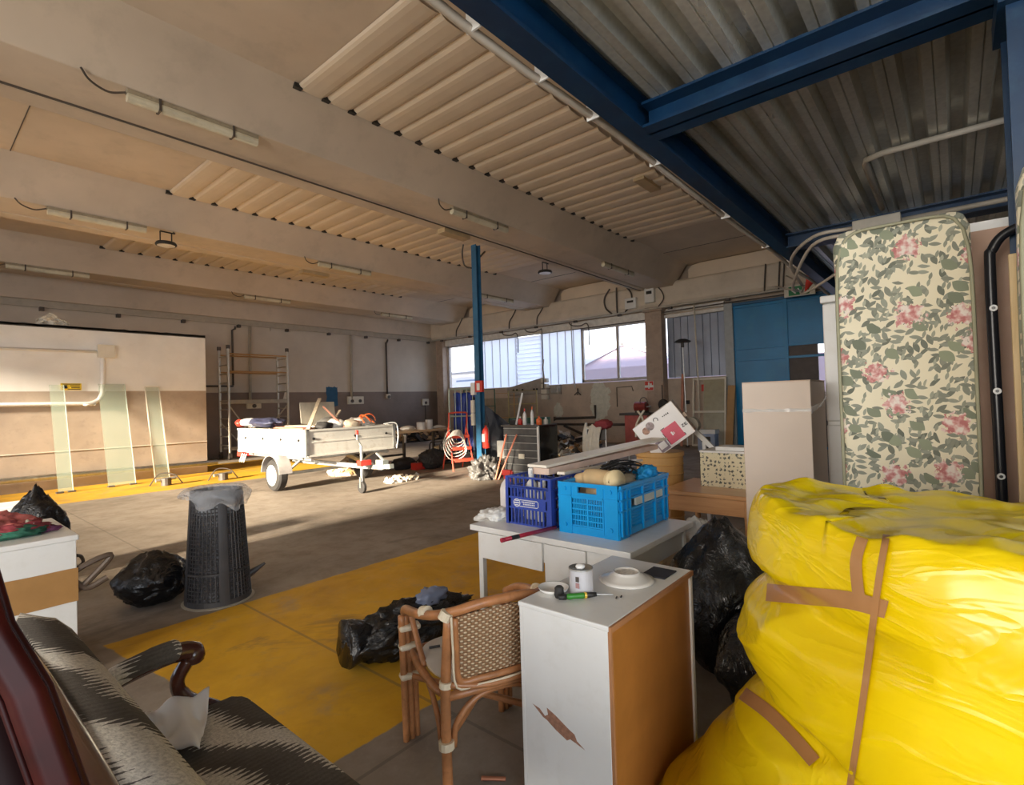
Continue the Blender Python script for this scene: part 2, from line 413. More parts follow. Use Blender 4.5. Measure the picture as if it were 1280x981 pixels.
# rear wall with a high band of glass through which the low sun comes, and an open gate behind the camera
g = B(); g.box((X0-.25, Y0, 4.8), (X0, YB, 6.2)); g.box((X0-.25, 5.0, 0), (X0, YB, 2.45)); g.box((X0-.25, 15.6, 2.45), (X0, YB, 4.8))
g.box((X0-.25, Y0, 0), (X0, -1.6, 4.8)); g.box((X0-.25, 3.0, 0), (X0, 5.0, 4.8))
struct('wall_rear', g, M['wallB'])
g = B(); g.box((X0, Y0-.25, 3.7), (XA+.25, Y0, 6.2)); g.box((0.5, Y0-.25, 0), (XA+.25, Y0, 3.7)); g.box((X0, Y0-.25, 0), (-5.2, Y0, 3.7))
struct('wall_right', g, M['wallB'])
# pillars
struct('trim_1', B().box((16.62, 7.42, 0), (XA, 8.02, 4.66)).box((16.55, 7.36, 4.5), (XA, 8.08, 4.62)), M['pillar'], bevel=.02)
struct('trim_2', B().box((16.7, 18.32, 0), (XA, 18.75, 4.66)), M['pillar'], bevel=.02)
struct('trim_3', B().box((16.8, 5.18, 0), (XA, 5.44, 4.5)), mat('grey_door_jamb', (.40, .42, .42), .5), bevel=.01)
# lintel beam with a rounded lower edge
pf = [(16.62, 4.66), (16.56, 4.74), (16.54, 4.9), (16.56, 5.36), (16.62, 5.42), (XA, 5.42), (XA, 4.62), (16.7, 4.62)]
g = B(); g.prism([(x, z) for x, z in pf], Y0, YB, 'y'); struct('lintel_beam', g, M['upper'], bevel=.02, smooth=False)
# white strip boards under the lintel
g = B(); g.box((16.86, 8.05, 4.30), (XA, 18.3, 4.56)); g.box((16.86, 5.45, 4.42), (XA, 7.42, 4.56)); g.box((16.84, 5.45, 4.26), (XA, 7.42, 4.36))
struct('trim_4', g, mat('white_strip_board', (.80, .77, .72), .6), bevel=.01)
# end panels between the beams above the lintel
for i, y0 in enumerate((3.6, 8.6, 13.6)):
    poly = [(y0, 5.4), (y0+2.9, 5.4), (y0+2.9, 5.72), (y0+2.75, 5.84), (y0+2.5, 5.88), (y0, 5.88)]
    struct('end_panel', B().prism(poly, 16.7, XA, 'x'), M['corr'], bevel=.03)
# wall-mounted upper band on the left wall
struct('trim_5', B().box((X0, YB-.18, 4.75), (XA, YB, 6.0)), M['beam'], bevel=.02)
# ceiling sheet and the ribbed roof lights
ZS = 5.9
struct('ceiling', B().box((X0, Y0, ZS), (XA+.25, YB+.2, ZS+.15)), M['ceil'])
def beam_section(k):
    o = 5.02*k
    return [(6.50+o, ZS+.01), (6.60+o, ZS-.12), (6.90+o, 5.34), (6.96+o, 5.25), (7.80+o, 5.25), (7.82+o, 5.29), (7.86+o, 5.29), (7.88+o, 5.25), (8.18+o, 5.25), (8.22+o, 5.26), (8.34+o, 5.55), (8.50+o, ZS+.01)]
for k in (-1, 0, 1, 2):
    struct('ceiling_beam', B().prism(beam_section(k), X0, 16.72, 'x'), M['beam'], bevel=.015)
def ribbed(x0, x1, y0, y1, pitch=.405, depth=.05):
    n = int(round((x1-x0)/pitch)); pitch = (x1-x0)/n; prof = []
    for i in range(n):
        a = x0+i*pitch
        for u, d in ((0.0, 0.0), (.05, .55), (.14, .88), (.30, 1.0), (.62, 1.0), (.80, .88), (.92, .5)): prof.append((a+u*pitch, ZS-.01-depth*d))
    prof.append((x1, ZS-.01)); g = B()
    def fn(u, v):
        i = min(len(prof)-1, int(round(u*(len(prof)-1)))); return Vector((prof[i][0], y0+(y1-y0)*v, prof[i][1]))
    g.sheet(fn, len(prof)-1, 1)
    for i in range(n):   # rounded blind end of each rib
        pass
    return g
for k in (-1, 0, 1):
    o = 5.02*(k+1)
    struct('roof_light_sheet', ribbed(3.5, 12.95, 4.16+o, 6.53+o), M['corr'])
    g = B()
    n = 23
    for i in range(n+1):
        xx = 3.5+(12.95-3.5)/n*i; g.box((xx-.055, 6.49+o, 5.835), (xx+.055, 6.60+o, 5.895))
    struct('rib_end_gap', g, M['black'])
    g = B()   # joints between the flat ceiling panels
    for xx in (-1.1, 1.25, 14.9): g.box((xx, 3.6+o, ZS-.008), (xx+.012, 6.55+o, ZS+.01))
    struct('panel_joint', g, M['darkpipe'])
# thin free partition on the left, painted white over brown
g = B(); g.box((-6.0, 14.95, 0), (5.3, 15.12, 3.52)); struct('wall_partition', g, M['part'])
g = B()
def edge(u, v): return Vector((-6+11.3*u, 14.93+.21*v, 3.57+.02*noise.noise(Vector((u*60, 0, 0)))))
g.box((-6.0, 14.93, 3.50), (5.3, 15.14, 3.56)); g.sheet(edge, 90, 1, .05); struct('trim_6', g, mat('dark_torn_edge', (.10, .095, .09), .9))
struct('trim_7', B().box((-6, 14.93, .80), (5.3, 14.95, .815)), mat('pale_scratch_line', (.72, .66, .56), .8))
# mezzanine: galvanised deck with trapezoidal ribs on dark blue steel beams
def deck(x0, x1, y0, y1):
    g = B(); pitch = .25; n = int((y1-y0)/pitch); prof = []
    for i in range(n):
        a = y1-i*pitch
        prof += [(a, 3.85), (a-.080, 3.85), (a-.105, 3.76), (a-.155, 3.76), (a-.162, 3.772), (a-.170, 3.76), (a-.222, 3.76)]
    def fn(u, v):
        i = min(len(prof)-1, int(round(u*(len(prof)-1)))); return Vector((x0+(x1-x0)*v, prof[i][0], prof[i][1]))
    g.sheet(fn, len(prof)-1, 1, .004); return g
struct('mezzanine_deck', deck(-3.0, XA, -4.95, 1.70), M['deck'])
struct('mezzanine_slab', B().box((-3.0, -4.98, 3.86), (XA, 1.86, 3.98)), M['beam'])
def ibeam(p, q, w_=.2, h=.25, tf=.02):
    p = Vector(p); q = Vector(q); g = B(); d = (q-p).normalized()
    g.beam(p+Vector((0, 0, tf/2)), q+Vector((0, 0, tf/2)), w_, tf); g.beam(p+Vector((0, 0, h-tf/2)), q+Vector((0, 0, h-tf/2)), w_, tf)
    g.beam(p+Vector((0, 0, h/2)), q+Vector((0, 0, h/2)), .02, h); return g
struct('mezzanine_edge_beam', ibeam((-3, 1.75, 3.57), (16.95, 1.75, 3.57), .15, .26), M['blue_steel'])
for xx in (3.68, 7.95, 12.2):
    struct('mezzanine_cross_beam', ibeam((xx, -4.9, 3.57), (xx, 1.68, 3.57), .26, .19), M['blue_steel'])
struct('mezzanine_cross_beam', ibeam((-1.0, -4.9, 3.57), (-1.0, 1.68, 3.57), .26, .19), M['blue_steel'])
g = B(); g.box((3.5, -.60, 0), (3.52, -.25, 3.57)); g.box((3.86, -.60, 0), (3.88, -.25, 3.57)); g.box((3.5, -.44, 0), (3.88, -.42, 3.57)); g.box((3.45, -.62, 3.45), (3.92, -.22, 3.57))
struct('mezzanine_column', g, M['blue_steel'])
# yard outside
pink = mat('pink_render', (.50, .38, .43), .9, var=.03); shed = mat('pale_cladding', (.66, .62, .62), .8, var=.03); roofm = mat('grey_roof', (.5, .5, .55), .8)

# three unseen boxes added to block the sun, then the neighbouring sheds
struct('roof_sun_blocker', B().box((X0, Y0, 6.3), (XA+.25, YB+.2, 10.5)), M['beam'])  # added out of view to keep sun off the house front outside
struct('side_sun_blocker', B().box((0, YB+.3, -.14), (XA-.5, 42, 11)), shed)  # added out of view, shades the house where sun passes beside the hall
struct('west_sun_blocker', B().box((-24, -30, -.14), (-14, 2.6, 7.5)), shed)  # added out of view to stop low sun entering the rear gate
g = B(); g.prism([(16.6, -.14), (16.6, 4.75), (20.2, 6.05), (24.4, 4.5), (24.4, -.14)], 38, 50, 'x'); struct('neighbour_house', g, pink)
g = B(); g.beam((37.8, 24.9, 4.35), (37.8, 20.2, 6.12), .5, .12, (1, 0, 0)); g.beam((37.8, 20.2, 6.12), (37.8, 16.2, 4.66), .5, .12, (1, 0, 0)); struct('house_roof_edge', g, shed)
g = B(); g.box((40, 26.0, -.14), (50, 55, 4.9)); struct('neighbour_shed', g, shed)
g = B(); g.box((39.2, 25.8, 4.9), (50, 55, 5.3)); g.box((39.0, 30.5, 1), (39.4, 33, 4.2)); struct('shed_roof', g, roofm)
g = B(); g.box((24, -10, -.14), (25, 16, 3.2)); struct('yard_wall', g, pink)
# ---------------------------------------------------------------- windows and the blue door
frame_m = mat('grey_window_frame', (.55, .51, .49), .6)
glass = NT('window_glass'); 
glass.set(Base_Color=(.8, .85, .88), Roughness=.05, Alpha=.06); glass = glass.m
poly_m = translucent('opal_ribbed_panel', (.92, .92, .95), .8)
dull_m = mat('grey_ribbed_cladding', (.30, .33, .40), .35, .35, var=.15, scale=1.2)
def window(name, y0, y1, z0, z1, mull, pane_m, x=17.06, t=.10):
    g = B(); g.box((x-.05, y0, z0), (x+.05, y0+t, z1)); g.box((x-.05, y1-t, z0), (x+.05, y1, z1)); g.box((x-.05, y0, z0), (x+.05, y1, z0+t)); g.box((x-.05, y0, z1-t), (x+.05, y1, z1))
    for m_ in mull: g.box((x-.045, m_-t/2, z0), (x+.045, m_+t/2, z1))
    o = struct(name, g, frame_m, bevel=.004)
    B().box((x-.004, y0+t, z0+t), (x+.004, y1-t, z1-t)).done('pane', pane_m, o)
    return o
window('window_1', 8.05, 10.85, 2.24, 4.32, [9.3], glass)
window('window_2', 16.4, 18.3, 2.24, 4.32, [], glass)
def ribbed_panel(name, y0, y1, z0, z1, x, m_, pitch=.42, line=True):
    n = max(2, int(round((y1-y0)/pitch))); prof = []
    for i in range(n):
        a = y0+(y1-y0)*i/n; p = (y1-y0)/n
        prof += [(a, 0), (a+.06*p, .0), (a+.10*p, .035), (a+.90*p, .035), (a+.96*p, 0)]
    prof.append((y1, 0)); g = B()
    def fn(u, v):
        i = min(len(prof)-1, int(round(u*(len(prof)-1)))); return Vector((x-prof[i][1], prof[i][0], z0+(z1-z0)*v))
    g.sheet(fn, len(prof)-1, 1, .003); o = struct(name, g, m_)
    if line:
        g = B()
        for i in range(n+1):
            a = y0+(y1-y0)*i/n; g.box((x-.045, a-.012, z0), (x-.036 if 0 else x-.028, a+.012, z1))
        g.done('rib_joint', frame_m, o)
    return o
ribbed_panel('window_3', 14.15, 16.4, 2.24, 4.34, 17.12, poly_m)
ribbed_panel('window_4', 10.85, 12.75, 2.24, 4.34, 17.12, poly_m)
g = B()
for i in range(12): g.beam((17.06, 12.8, 2.30+i*.172), (17.06, 14.1, 2.30+i*.172), .175, .012, (1, 0, .25))
g.box((17.04, 12.74, 2.24), (17.14, 12.80, 4.34)); g.box((17.04, 14.10, 2.24), (17.14, 14.16, 4.34))
struct('window_5', g, poly_m)
ribbed_panel('window_6', 5.45, 7.42, 2.24, 4.34, 17.08, dull_m, .25, False)
# far gate seen through the left pane
g = B(); g.box((24.9, 16.2, 3.05), (25.0, 26, 3.15)); g.box((24.9, 16.5, 0), (25.0, 16.6, 3.15)); g.box((24.9, 18.2, 0), (24.98, 19.0, 3.05)); struct('yard_gate_frame', g, mat('grey_blue_steel', (.25, .30, .42), .6))
d = thing('sliding_door', 'tall bright blue panelled metal door at the right end of the window wall', 'door', (16.9, 2.2, 0))
g = B(); g.box((0, .0, 3.02), (.06, 1.5, 4.36)); g.box((0, 1.5, 0), (.06, 3.18, 4.36)); g.box((0, -1.2, 0), (.06, 0, 4.36)); g.done('door_leaf', M['blue_door'], d)
g = B()
for yy in (-1.2, 1.46, 3.04): g.box((-.05, yy, 0), (.0, yy+.09, 4.36))
for zz in (.0, 2.62, 2.98, 4.27): g.box((-.045, -1.2, zz), (.0, 3.1, zz+.07))
g.done('door_rib', M['blue_door'], d, bevel=.005)
B().box((.0, -.1, .02), (.05, 1.5, 1.4)).box((.0, .72, 1.4), (.05, 1.5, 3.02)).done('dark_infill_panel', mat('dark_brown_board', (.12, .10, .09), .7), d)
B().box((-.08, 3.1, 0), (.1, 3.19, 4.42)).box((-.08, -1.2, 4.36), (.1, 3.19, 4.44)).done('door_frame', mat('deep_blue_frame', (.01, .10, .22), .4), d, bevel=.004)
# ---------------------------------------------------------------- lamps
tube_m = mat('dusty_lamp_diffuser', (.66, .62, .48), .35)
base_m = mat('grimy_lamp_body', (.36, .31, .22), .6, dirt=(.15, .12, .08))
def tube_lamp(x0, x1, y, label, wire=True):
    t = thing('fluorescent_lamp', label, 'lamp', (x0, y, 5.25), 0, 'fluorescent tube lamps under the ceiling beams'); L = x1-x0
    B().box((0, -.045, -.05), (L, .045, 0)).done('lamp_body', base_m, t, bevel=.008)
    B().tube([(.01, 0, -.085), (L-.01, 0, -.085)], .055, 12).done('diffuser', tube_m, t, smooth=False)
    for q in (.22, .78): B().box((L*q-.012, -.062, -.14), (L*q+.012, .062, 0.0)).done('clip', M['darkpipe'], t)
    if wire: B().tube(smoothpath([(-.42, -.12, -.002), (-.33, -.05, -.07), (-.16, 0, -.10), (0, 0, -.04)]), .012, 6).done('supply_wire', M['darkpipe'], t)
pos = [(1.72, 3.18, 7.02, 'dusty fluorescent tube lamp largest and nearest on the closest ceiling beam'), (6.72, 8.30, 7.02, 'fluorescent tube lamp with looped wire, middle one of the closest ceiling beam'), (12.2, 13.9, 7.02, 'fluorescent tube lamp on the closest ceiling beam just before the window wall'),
 (1.76, 3.24, 12.0, 'pale fluorescent tube lamp with bent pipe beside the round black lamp'), (6.87, 8.4, 12.0, 'fluorescent tube lamp above and left of the blue post, on the second beam'), (12.6, 14.4, 12.0, 'fluorescent tube lamp near the window wall on the second ceiling beam'),
 (1.74, 3.33, 17.05, 'dim fluorescent tube lamp at the far left above the partition wall'), (7.2, 8.7, 17.05, 'dim fluorescent tube lamp over the scaffold tower on the farthest beam'), (12.4, 13.9, 17.05, 'dim fluorescent tube lamp on the farthest beam at the room corner')]
for i, (a, b, y, lb) in enumerate(pos): tube_lamp(a, b, y, lb, i not in (2, 5))
def dome(x, y, z, label, w_):
    t = thing('bay_lamp', label, 'lamp', (x, y, z), 0, 'round black bay lamps')
    B().lathe([(.02, .07), (.17*w_, .06), (.19*w_, .02), (.18*w_, 0.0), (.155*w_, -.005)], 28, capt=False).done('housing', M['black'], t, smooth=True)
    B().lathe([(.0, -.004), (.155*w_, -.004), (.16*w_, .003), (.0, .003)], 28).done('lens', mat('pale_lamp_lens', (.80, .78, .74), .3), t)
    g = B(); g.tube([(-.1*w_, 0, .06), (-.1*w_, 0, .27)], .012, 6); g.tube([(.1*w_, 0, .06), (.1*w_, 0, .27)], .012, 6); g.tube([(-.1*w_, 0, .27), (.16*w_, 0, .27)], .014, 6); g.tube([(.16*w_, 0, .27), (.16*w_, .1, 5.25-z)], .012, 6)
    g.done('bracket', M['black'], t)
dome(3.55, 11.93, 4.92, 'round black lamp on a bracket beside the left tube lamp', 1.0); dome(11.0, 8.05, 4.92, 'round black lamp with pale lens hanging near the blue post, toward the windows', 1.0)
# ---------------------------------------------------------------- conduits, cables and boxes on walls and ceiling
def pipe(pts, r, m_, label, cat='pipe', name='conduit', group=None, n=8, smooth=False):
    return tag(B().tube(pts, r, n).done(name, m_, smooth=True), label, cat, group)
g = B(); g.box((X0, YB-.14, 4.62), (16.7, YB, 4.74)); g.box((X0, YB-.16, 4.55), (16.7, YB-.10, 4.62))
o = tag(g.done('cable_trough', M['greypipe']), 'long grey cable trough along the top of the far left wall', 'cable tray')
for i in range(14):
    B().box((-6+i*1.72, YB-.2, 4.46), (-5.9+i*1.72, YB-.06, 4.56)).done('hanger', M['darkpipe'], o)
o = thing('cable_trough', 'long grey cable tray with drooping cables under the lintel of the window wall', 'cable tray', (16.5, 2.4, 4.56))
B().box((-.02, 0, 0), (.12, 16.6, .05)).done('tray', M['greypipe'], o)
for i in range(9): B().box((0, .9+i*1.85, -.07), (.08, 1.04+i*1.85, 0)).done('hanger', M['darkpipe'], o)
B().tube([(.2, 5.1, -.12), (.2, 2.6, -.10), (.2, .3, -.09)], .02, 6).done('cable', M['darkpipe'], o); B().tube([(.38, 5.4, -.28), (.38, 15.8, -.24)], .02, 6).done('cable', M['darkpipe'], o)
# wall pipes on the left wall
def wallB(x, z): return Vector((x, YB-.05, z))
pipe([wallB(7.72, 4.5), wallB(7.72, 4.42), wallB(7.62, 4.36), wallB(7.62, 2.45)], .035, M['darkpipe'], 'dark vertical drop pipe on the left wall behind the scaffold tower')
pipe([wallB(7.62, 2.42), wallB(6.4, 2.42)], .03, M['darkpipe'], 'dark horizontal pipe running left behind the scaffold from the drop pipe')
pipe([wallB(8.22, 4.55), wallB(8.18, 1.85)], .05, M['greypipe'], 'pale conduit running down the wall behind the scaffold tower')
pipe([wallB(12.3, 4.55), wallB(12.26, 1.9)], .05, M['greypipe'], 'pale vertical conduit down to the double socket box on the left wall')
pipe([wallB(14.15, 4.5), wallB(14.1, 4.38), wallB(14.05, 4.36), wallB(14.05, 2.05)], .035, M['darkpipe'], 'dark vertical drop pipe on the left wall nearest the window corner')
pipe([wallB(8.95, 4.45), wallB(8.95, 5.4)], .012, M['greypipe'], 'thin hanging rod above the scaffold tower'); 
def sockbox(x, z, w_, h, label, n=2):
    t = thing('socket_box', label, 'socket', (x, YB-.09, z)); B().box((-w_/2, 0, -h/2), (w_/2, .09, h/2)).done('box', M['cream'], t, bevel=.01)
    for k in range(n): B().cyl(((k-(n-1)/2)*w_*.5, 0.005, -.03), ((k-(n-1)/2)*w_*.5, -.03, -.03), .07, 10).done('socket', M['darkpipe'], t)
sockbox(12.45, 1.85, .75, .32, 'cream double socket box on the brown part of the left wall behind the trailer'); sockbox(16.2, 1.7, .38, .3, 'small pale socket box on the left wall near the window corner', 1); sockbox(14.1, 2.0, .2, .2, 'small dark outlet at the foot of the corner drop pipe', 1)
sockbox(8.3, 1.75, .5, .25, 'pale socket box on the left wall seen through the scaffold', 1)
pipe([wallB(16.2, 1.55), wallB(16.2, .9)], .02, M['darkpipe'], 'thin cable hanging below the small pale socket box near the corner', 'cable')
def paint_splash(u, v):
    return Vector((11.15+.5*u+.06*noise.noise(Vector((u*4, v*5, 1))), YB-.006, 1.62+.78*v+.1*noise.noise(Vector((u*6, v*2, 2)))))
tag(B().sheet(paint_splash, 14, 14, .004).done('paint_patch', mat('blue_wall_patch', (.03, .12, .24), .8)), 'ragged dark blue patch on the brown left wall above the trailer', 'paint patch')
def scrap(u, v): return Vector((9.5+.22*(u-.5)*(1-v*.8), YB-.01, 1.95+.35*v))
tag(B().sheet(scrap, 4, 4, .003).done('paper_scrap', M['cloth']), 'small pale paper scrap hanging on the left wall right of the scaffold', 'paper scrap')
# partition fittings
t = thing('junction_box', 'cream junction box high on the white partition wall', 'box', (3.18, 14.9, 3.03)); B().box((-.15, -.07, -.14), (.15, .05, .14)).done('box', M['cream'], t, bevel=.01); B().box((-.16, -.085, -.15), (.16, -.065, .15)).done('lid', M['cream'], t, bevel=.006)
pipe([(-5, 14.9, 2.93), (3.03, 14.9, 3.02)], .032, M['white'], 'white conduit running left along the partition from the junction box')
c1 = smoothpath([(3.12, 14.9, 2.9), (3.12, 14.9, 2.3), (3.10, 14.9, 2.05), (2.98, 14.9, 1.88), (2.75, 14.9, 1.83), (2.3, 14.9, 1.84), (-5, 14.9, 1.86)], 5)
pipe(c1, .045, M['white'], 'thick white conduit bending down and left from the junction box on the partition')
pipe([(5.5, 14.84, .25), (-5.5, 14.84, .36)], .06, M['galv'], 'grey pipe lying along the foot of the partition wall', 'pipe', 'floor_pipe')
t = thing('warning_sign', 'small yellow sign with black lettering on the partition wall', 'sign', (2.56, 14.935, 2.22)); B().box((-.18, 0, -.075), (.18, .012, .075)).done('plate', mat('yellow_sign', (.80, .55, .03), .5), t)
g = B(); 
for (a, b, z) in ((-.16, .16, .056), (-.02, .15, .02), (.0, .15, -.02), (-.06, .16, -.056), (-.15, -.06, -.02)): g.box((a, -.004, z-.008), (b, 0.0, z+.008))
g.box((-.14, -.004, -.04), (-.07, 0, .035)); g.done('lettering', M['black'], t)
def rag(u, v): return Vector((2.0+.55*u, 14.98+.08*noise.noise(Vector((u*5, v*4, 9))), 3.56+.28*v*(1-abs(u-.45)*1.4)+.03*noise.noise(Vector((u*7, v*7, 3)))))
tag(B().sheet(rag, 12, 8, .012).done('plastic_scrap', mat('pale_torn_plastic', (.6, .57, .5), .6)), 'torn pale plastic scrap stuck on top edge of the partition wall', 'scrap')
# leaning glass sheets
gl = NT('greenish_glass'); gl.set(Base_Color=(.52, .66, .55), Roughness=.08, Alpha=.28, Specular_IOR_Level=.7); gl = gl.m
for (x0, x1, yb, lb, h) in ((2.18, 2.42, 14.05, 'narrow greenish glass sheet leaning at the left end of the partition', 2.25), (3.02, 3.52, 14.1, 'wide greenish glass sheet leaning on the partition, between two narrower ones', 2.28)):
    t = thing('glass_sheet', lb, 'glass', (x0, yb, 0), 0, 'glass sheets leaning on the partition'); w_ = x1-x0; a = Vector((0, 0, 0.03)); tp = Vector((0, 14.86-yb, h)); ed = mat('pale_glass_edge', (.62, .72, .62), .3) if 'ged' not in globals() else ged; ged = ed
    B().beam((w_/2, 0, .03), (w_/2, 14.86-yb, h), w_, .012, (0, 1, 0)).done('pane', gl, t)
    B().beam((w_, 0, .03), (w_, 14.86-yb, h), .012, .016, (0, 1, 0)).done('edge', ged, t)
    for q in (.1, .9): B().box((w_*q-.06, -.05, 0), (w_*q+.06, .06, .03)).done('wooden_block', M['darkpipe'], t)
t = thing('glass_sheet', 'narrow glass sheet with bright cut edges, rightmost on the partition', 'glass', (3.93, 14.25, 0), 0, 'glass sheets leaning on the partition')
B().beam((.15, 0, 0), (.13, .60, 2.22), .28, .012, (0, 1, 0)).done('pane', gl, t)
for xx in (.0, .29): B().beam((xx+.01, 0, 0), (xx-.01, .60, 2.22), .02, .02, (0, 1, 0)).done('edge', M['cream'], t)
B().beam((.0, .6, 2.22), (.28, .6, 2.22), .02, .02).done('edge', M['cream'], t)
# long white flexible conduits clipped along the mezzanine edge beam
hose_m = mat('offwhite_hose', (.60, .53, .44), .5)
def wav(y, z, r, ph): return [(x*.5-2, y+.012*sin(x*.9+ph), z+.012*sin(x*1.3+ph*2)) for x in range(0, 34)]
pipe(wav(1.90, 3.60, .03, 0), .026, hose_m, 'outer off-white hose clipped along the edge of the blue mezzanine beam', 'hose', 'flexible_conduit')
pipe(wav(1.86, 3.66, .03, 2), .022, hose_m, 'inner off-white hose clipped tight against the blue mezzanine beam', 'hose', 'flexible_conduit')
for i, xx in enumerate((1.0, 2.0, 2.6, 3.2, 4.2, 6.0, 7.6, 9.0)):
    tag(B().box((xx-.006, 1.832, 3.57), (xx+.006, 1.93, 3.69)).done('cable_tie', M['white']), ('nearest','second nearest','third nearest','fourth nearest','fourth farthest','third farthest','second farthest','farthest')[i]+' white cable tie holding the hoses to the mezzanine beam', 'cable tie', 'cable ties along the mezzanine beam')
def taped_box(x, y, z, lb): tag(B().box((x, y, z), (x+.75, y+.22, z+.09)).done('junction_box', mat('tan_box', (.50, .38, .22), .6)), lb, 'box', 'tan junction boxes on the ceiling')
taped_box(9.3, 4.4, 5.79, 'tan flat junction box on the roof sheet near the mezzanine hoses'); taped_box(7.4, 7.95, 5.16, 'tan flat junction box beside the top of the blue post'); taped_box(7.0, 12.97, 5.16, 'tan flat junction box on the ceiling left of the second row tube lamp')
# conduits under the mezzanine deck
pipe([(5.72, -3.5, 3.72), (5.72, .42, 3.72), (5.78, .55, 3.72), (5.9, .57, 3.72), (7.4, .57, 3.70)], .028, M['greypipe'], 'grey conduit crossing under the metal deck and turning toward the junction box')
pipe([(7.45, -3.5, 3.54), (7.45, .4, 3.54)], .028, M['greypipe'], 'grey conduit running right from the deck junction box above the floral mattress')
tag(B().box((7.30, .4, 3.44), (7.45, .86, 3.60)).done('junction_box', M['greypipe'], bevel=.01), 'grey rectangular junction box under the metal deck above the floral mattress', 'box')
pipe(smoothpath([(7.45, .86, 3.56), (7.5, 1.3, 3.56), (8.4, 1.75, 3.50), (10.3, 1.98, 3.48)]), .022, hose_m, 'off-white conduit from deck junction box down to the beam corner', 'hose', 'flexible_conduit')
pipe(smoothpath([(7.45, .86, 3.50), (7.7, 1.35, 3.50), (9.2, 1.9, 3.3), (12, 2.4, 3.7), (16.5, 3.85, 4.7)]), .022, hose_m, 'off-white conduit crossing to the cables over the blue door', 'hose', 'flexible_conduit')
pipe(smoothpath([(7.8, .8, 3.36), (8.3, 1.2, 3.2), (9.6, 1.85, 3.22), (12, 2.3, 3.8), (16.5, 3.55, 4.95)]), .02, hose_m, 'loose sagging off-white conduit below the deck junction box', 'hose', 'flexible_conduit')
for i, (y, a) in enumerate(((4.1, 0), (3.72, 1), (3.60, 2))): pipe(smoothpath([(16.5, y, 5.40), (16.48, y+.03, 5.0), (16.5, y+.06, 4.6)]), .022, M['darkpipe'], ('left','middle','right')[i]+' one of three dark cables hanging down the lintel above the blue door', 'cable', 'hanging_cable', 'hanging cables over the blue door')
# cables hanging over the lintel
for i, (y, lb) in enumerate(((16.9, 'dark cable curling over the lintel near the room corner'), (13.75, 'dark cable curling over the lintel above the left ribbed panes'), (12.3, 'dark cable curling over the lintel above the louvre pane'))):
    pipe(smoothpath([(16.53, y-.15, 5.42), (16.5, y-.1, 5.3), (16.5, y+.05, 5.1), (16.5, y+.22, 4.9), (16.5, y+.25, 4.62)]), .022, M['darkpipe'], lb, 'cable', 'hanging_cable')
for (y, lb) in ((9.32, 'leftmost cable loop hanging from the ceiling beam end'), (8.98, 'straight middle cable hanging from the ceiling beam end'), (8.55, 'rightmost cable loop hanging from the ceiling beam end')):
    d_ = {9.32: .14, 8.98: 0, 8.55: -.14}[y]
    pipe(smoothpath([(16.5, y-.5*d_, 5.5), (16.48, y+d_, 5.2), (16.48, y+d_*.8, 4.85), (16.5, y-.9*d_, 4.60)]), .03, M['darkpipe'], lb, 'cable', 'hanging_cable')
def ebox(y, z, w_, h, lb):
    t = thing('switch_box', lb, 'switch box', (16.45, y, z)); B().box((-.06, -w_/2, 0), (.09, w_/2, h)).done('box', M['white'], t, bevel=.012)
    B().box((-.07, -w_*.28, h*.55), (-.058, w_*.28, h*.75)).done('dark_window', M['black'], t)
ebox(8.42, 4.68, .42, .36, 'squat cream switch box with dark window left of the brown pillar'); ebox(7.72, 4.78, .34, .52, 'tall white switch box with dark window above the brown pillar')
B_ = pipe(smoothpath([(16.48, 7.55, 5.4), (16.46, 7.3, 5.1), (16.47, 7.25, 4.85), (16.5, 7.45, 4.62)]), .02, M['darkpipe'], 'curved cable to the right of the tall white switch box', 'cable', 'hanging_cable')
pipe(smoothpath([(16.7, 11.05, 4.5), (16.6, 11.0, 4.3), (16.62, 11.0, 3.3), (16.62, 10.98, 2.35), (16.7, 10.96, 2.0)]), .02, M['greypipe'], 'thin pale cable hanging in front of the ribbed pane down to a dark hook', 'cable', 'hanging_cable')
pipe([(16.62, 5.95+.35, 4.55), (16.62, 6.25, 2.2), (16.62, 6.25, .9)], .025, M['cream'], 'slim pale conduit down the grey ribbed cladding beside the pole lamp')
for (y, lb) in ((14.0, 'curled cable drooping below the tray left of the louvre pane'), (12.75, 'curled cable drooping below the tray right of the louvre pane'), (10.6, 'curled cable below the tray at the clear window frame')):
    pipe(smoothpath([(16.6, y+.5, 4.52), (16.6, y+.35, 4.40), (16.62, y, 4.36), (16.62, y-.25, 4.42), (16.62, y-.35, 4.22), (16.62, y-.35, 2.1 if y == 12.75 else 3.6)]), .02, M['darkpipe'], lb, 'cable', 'hanging_cable')
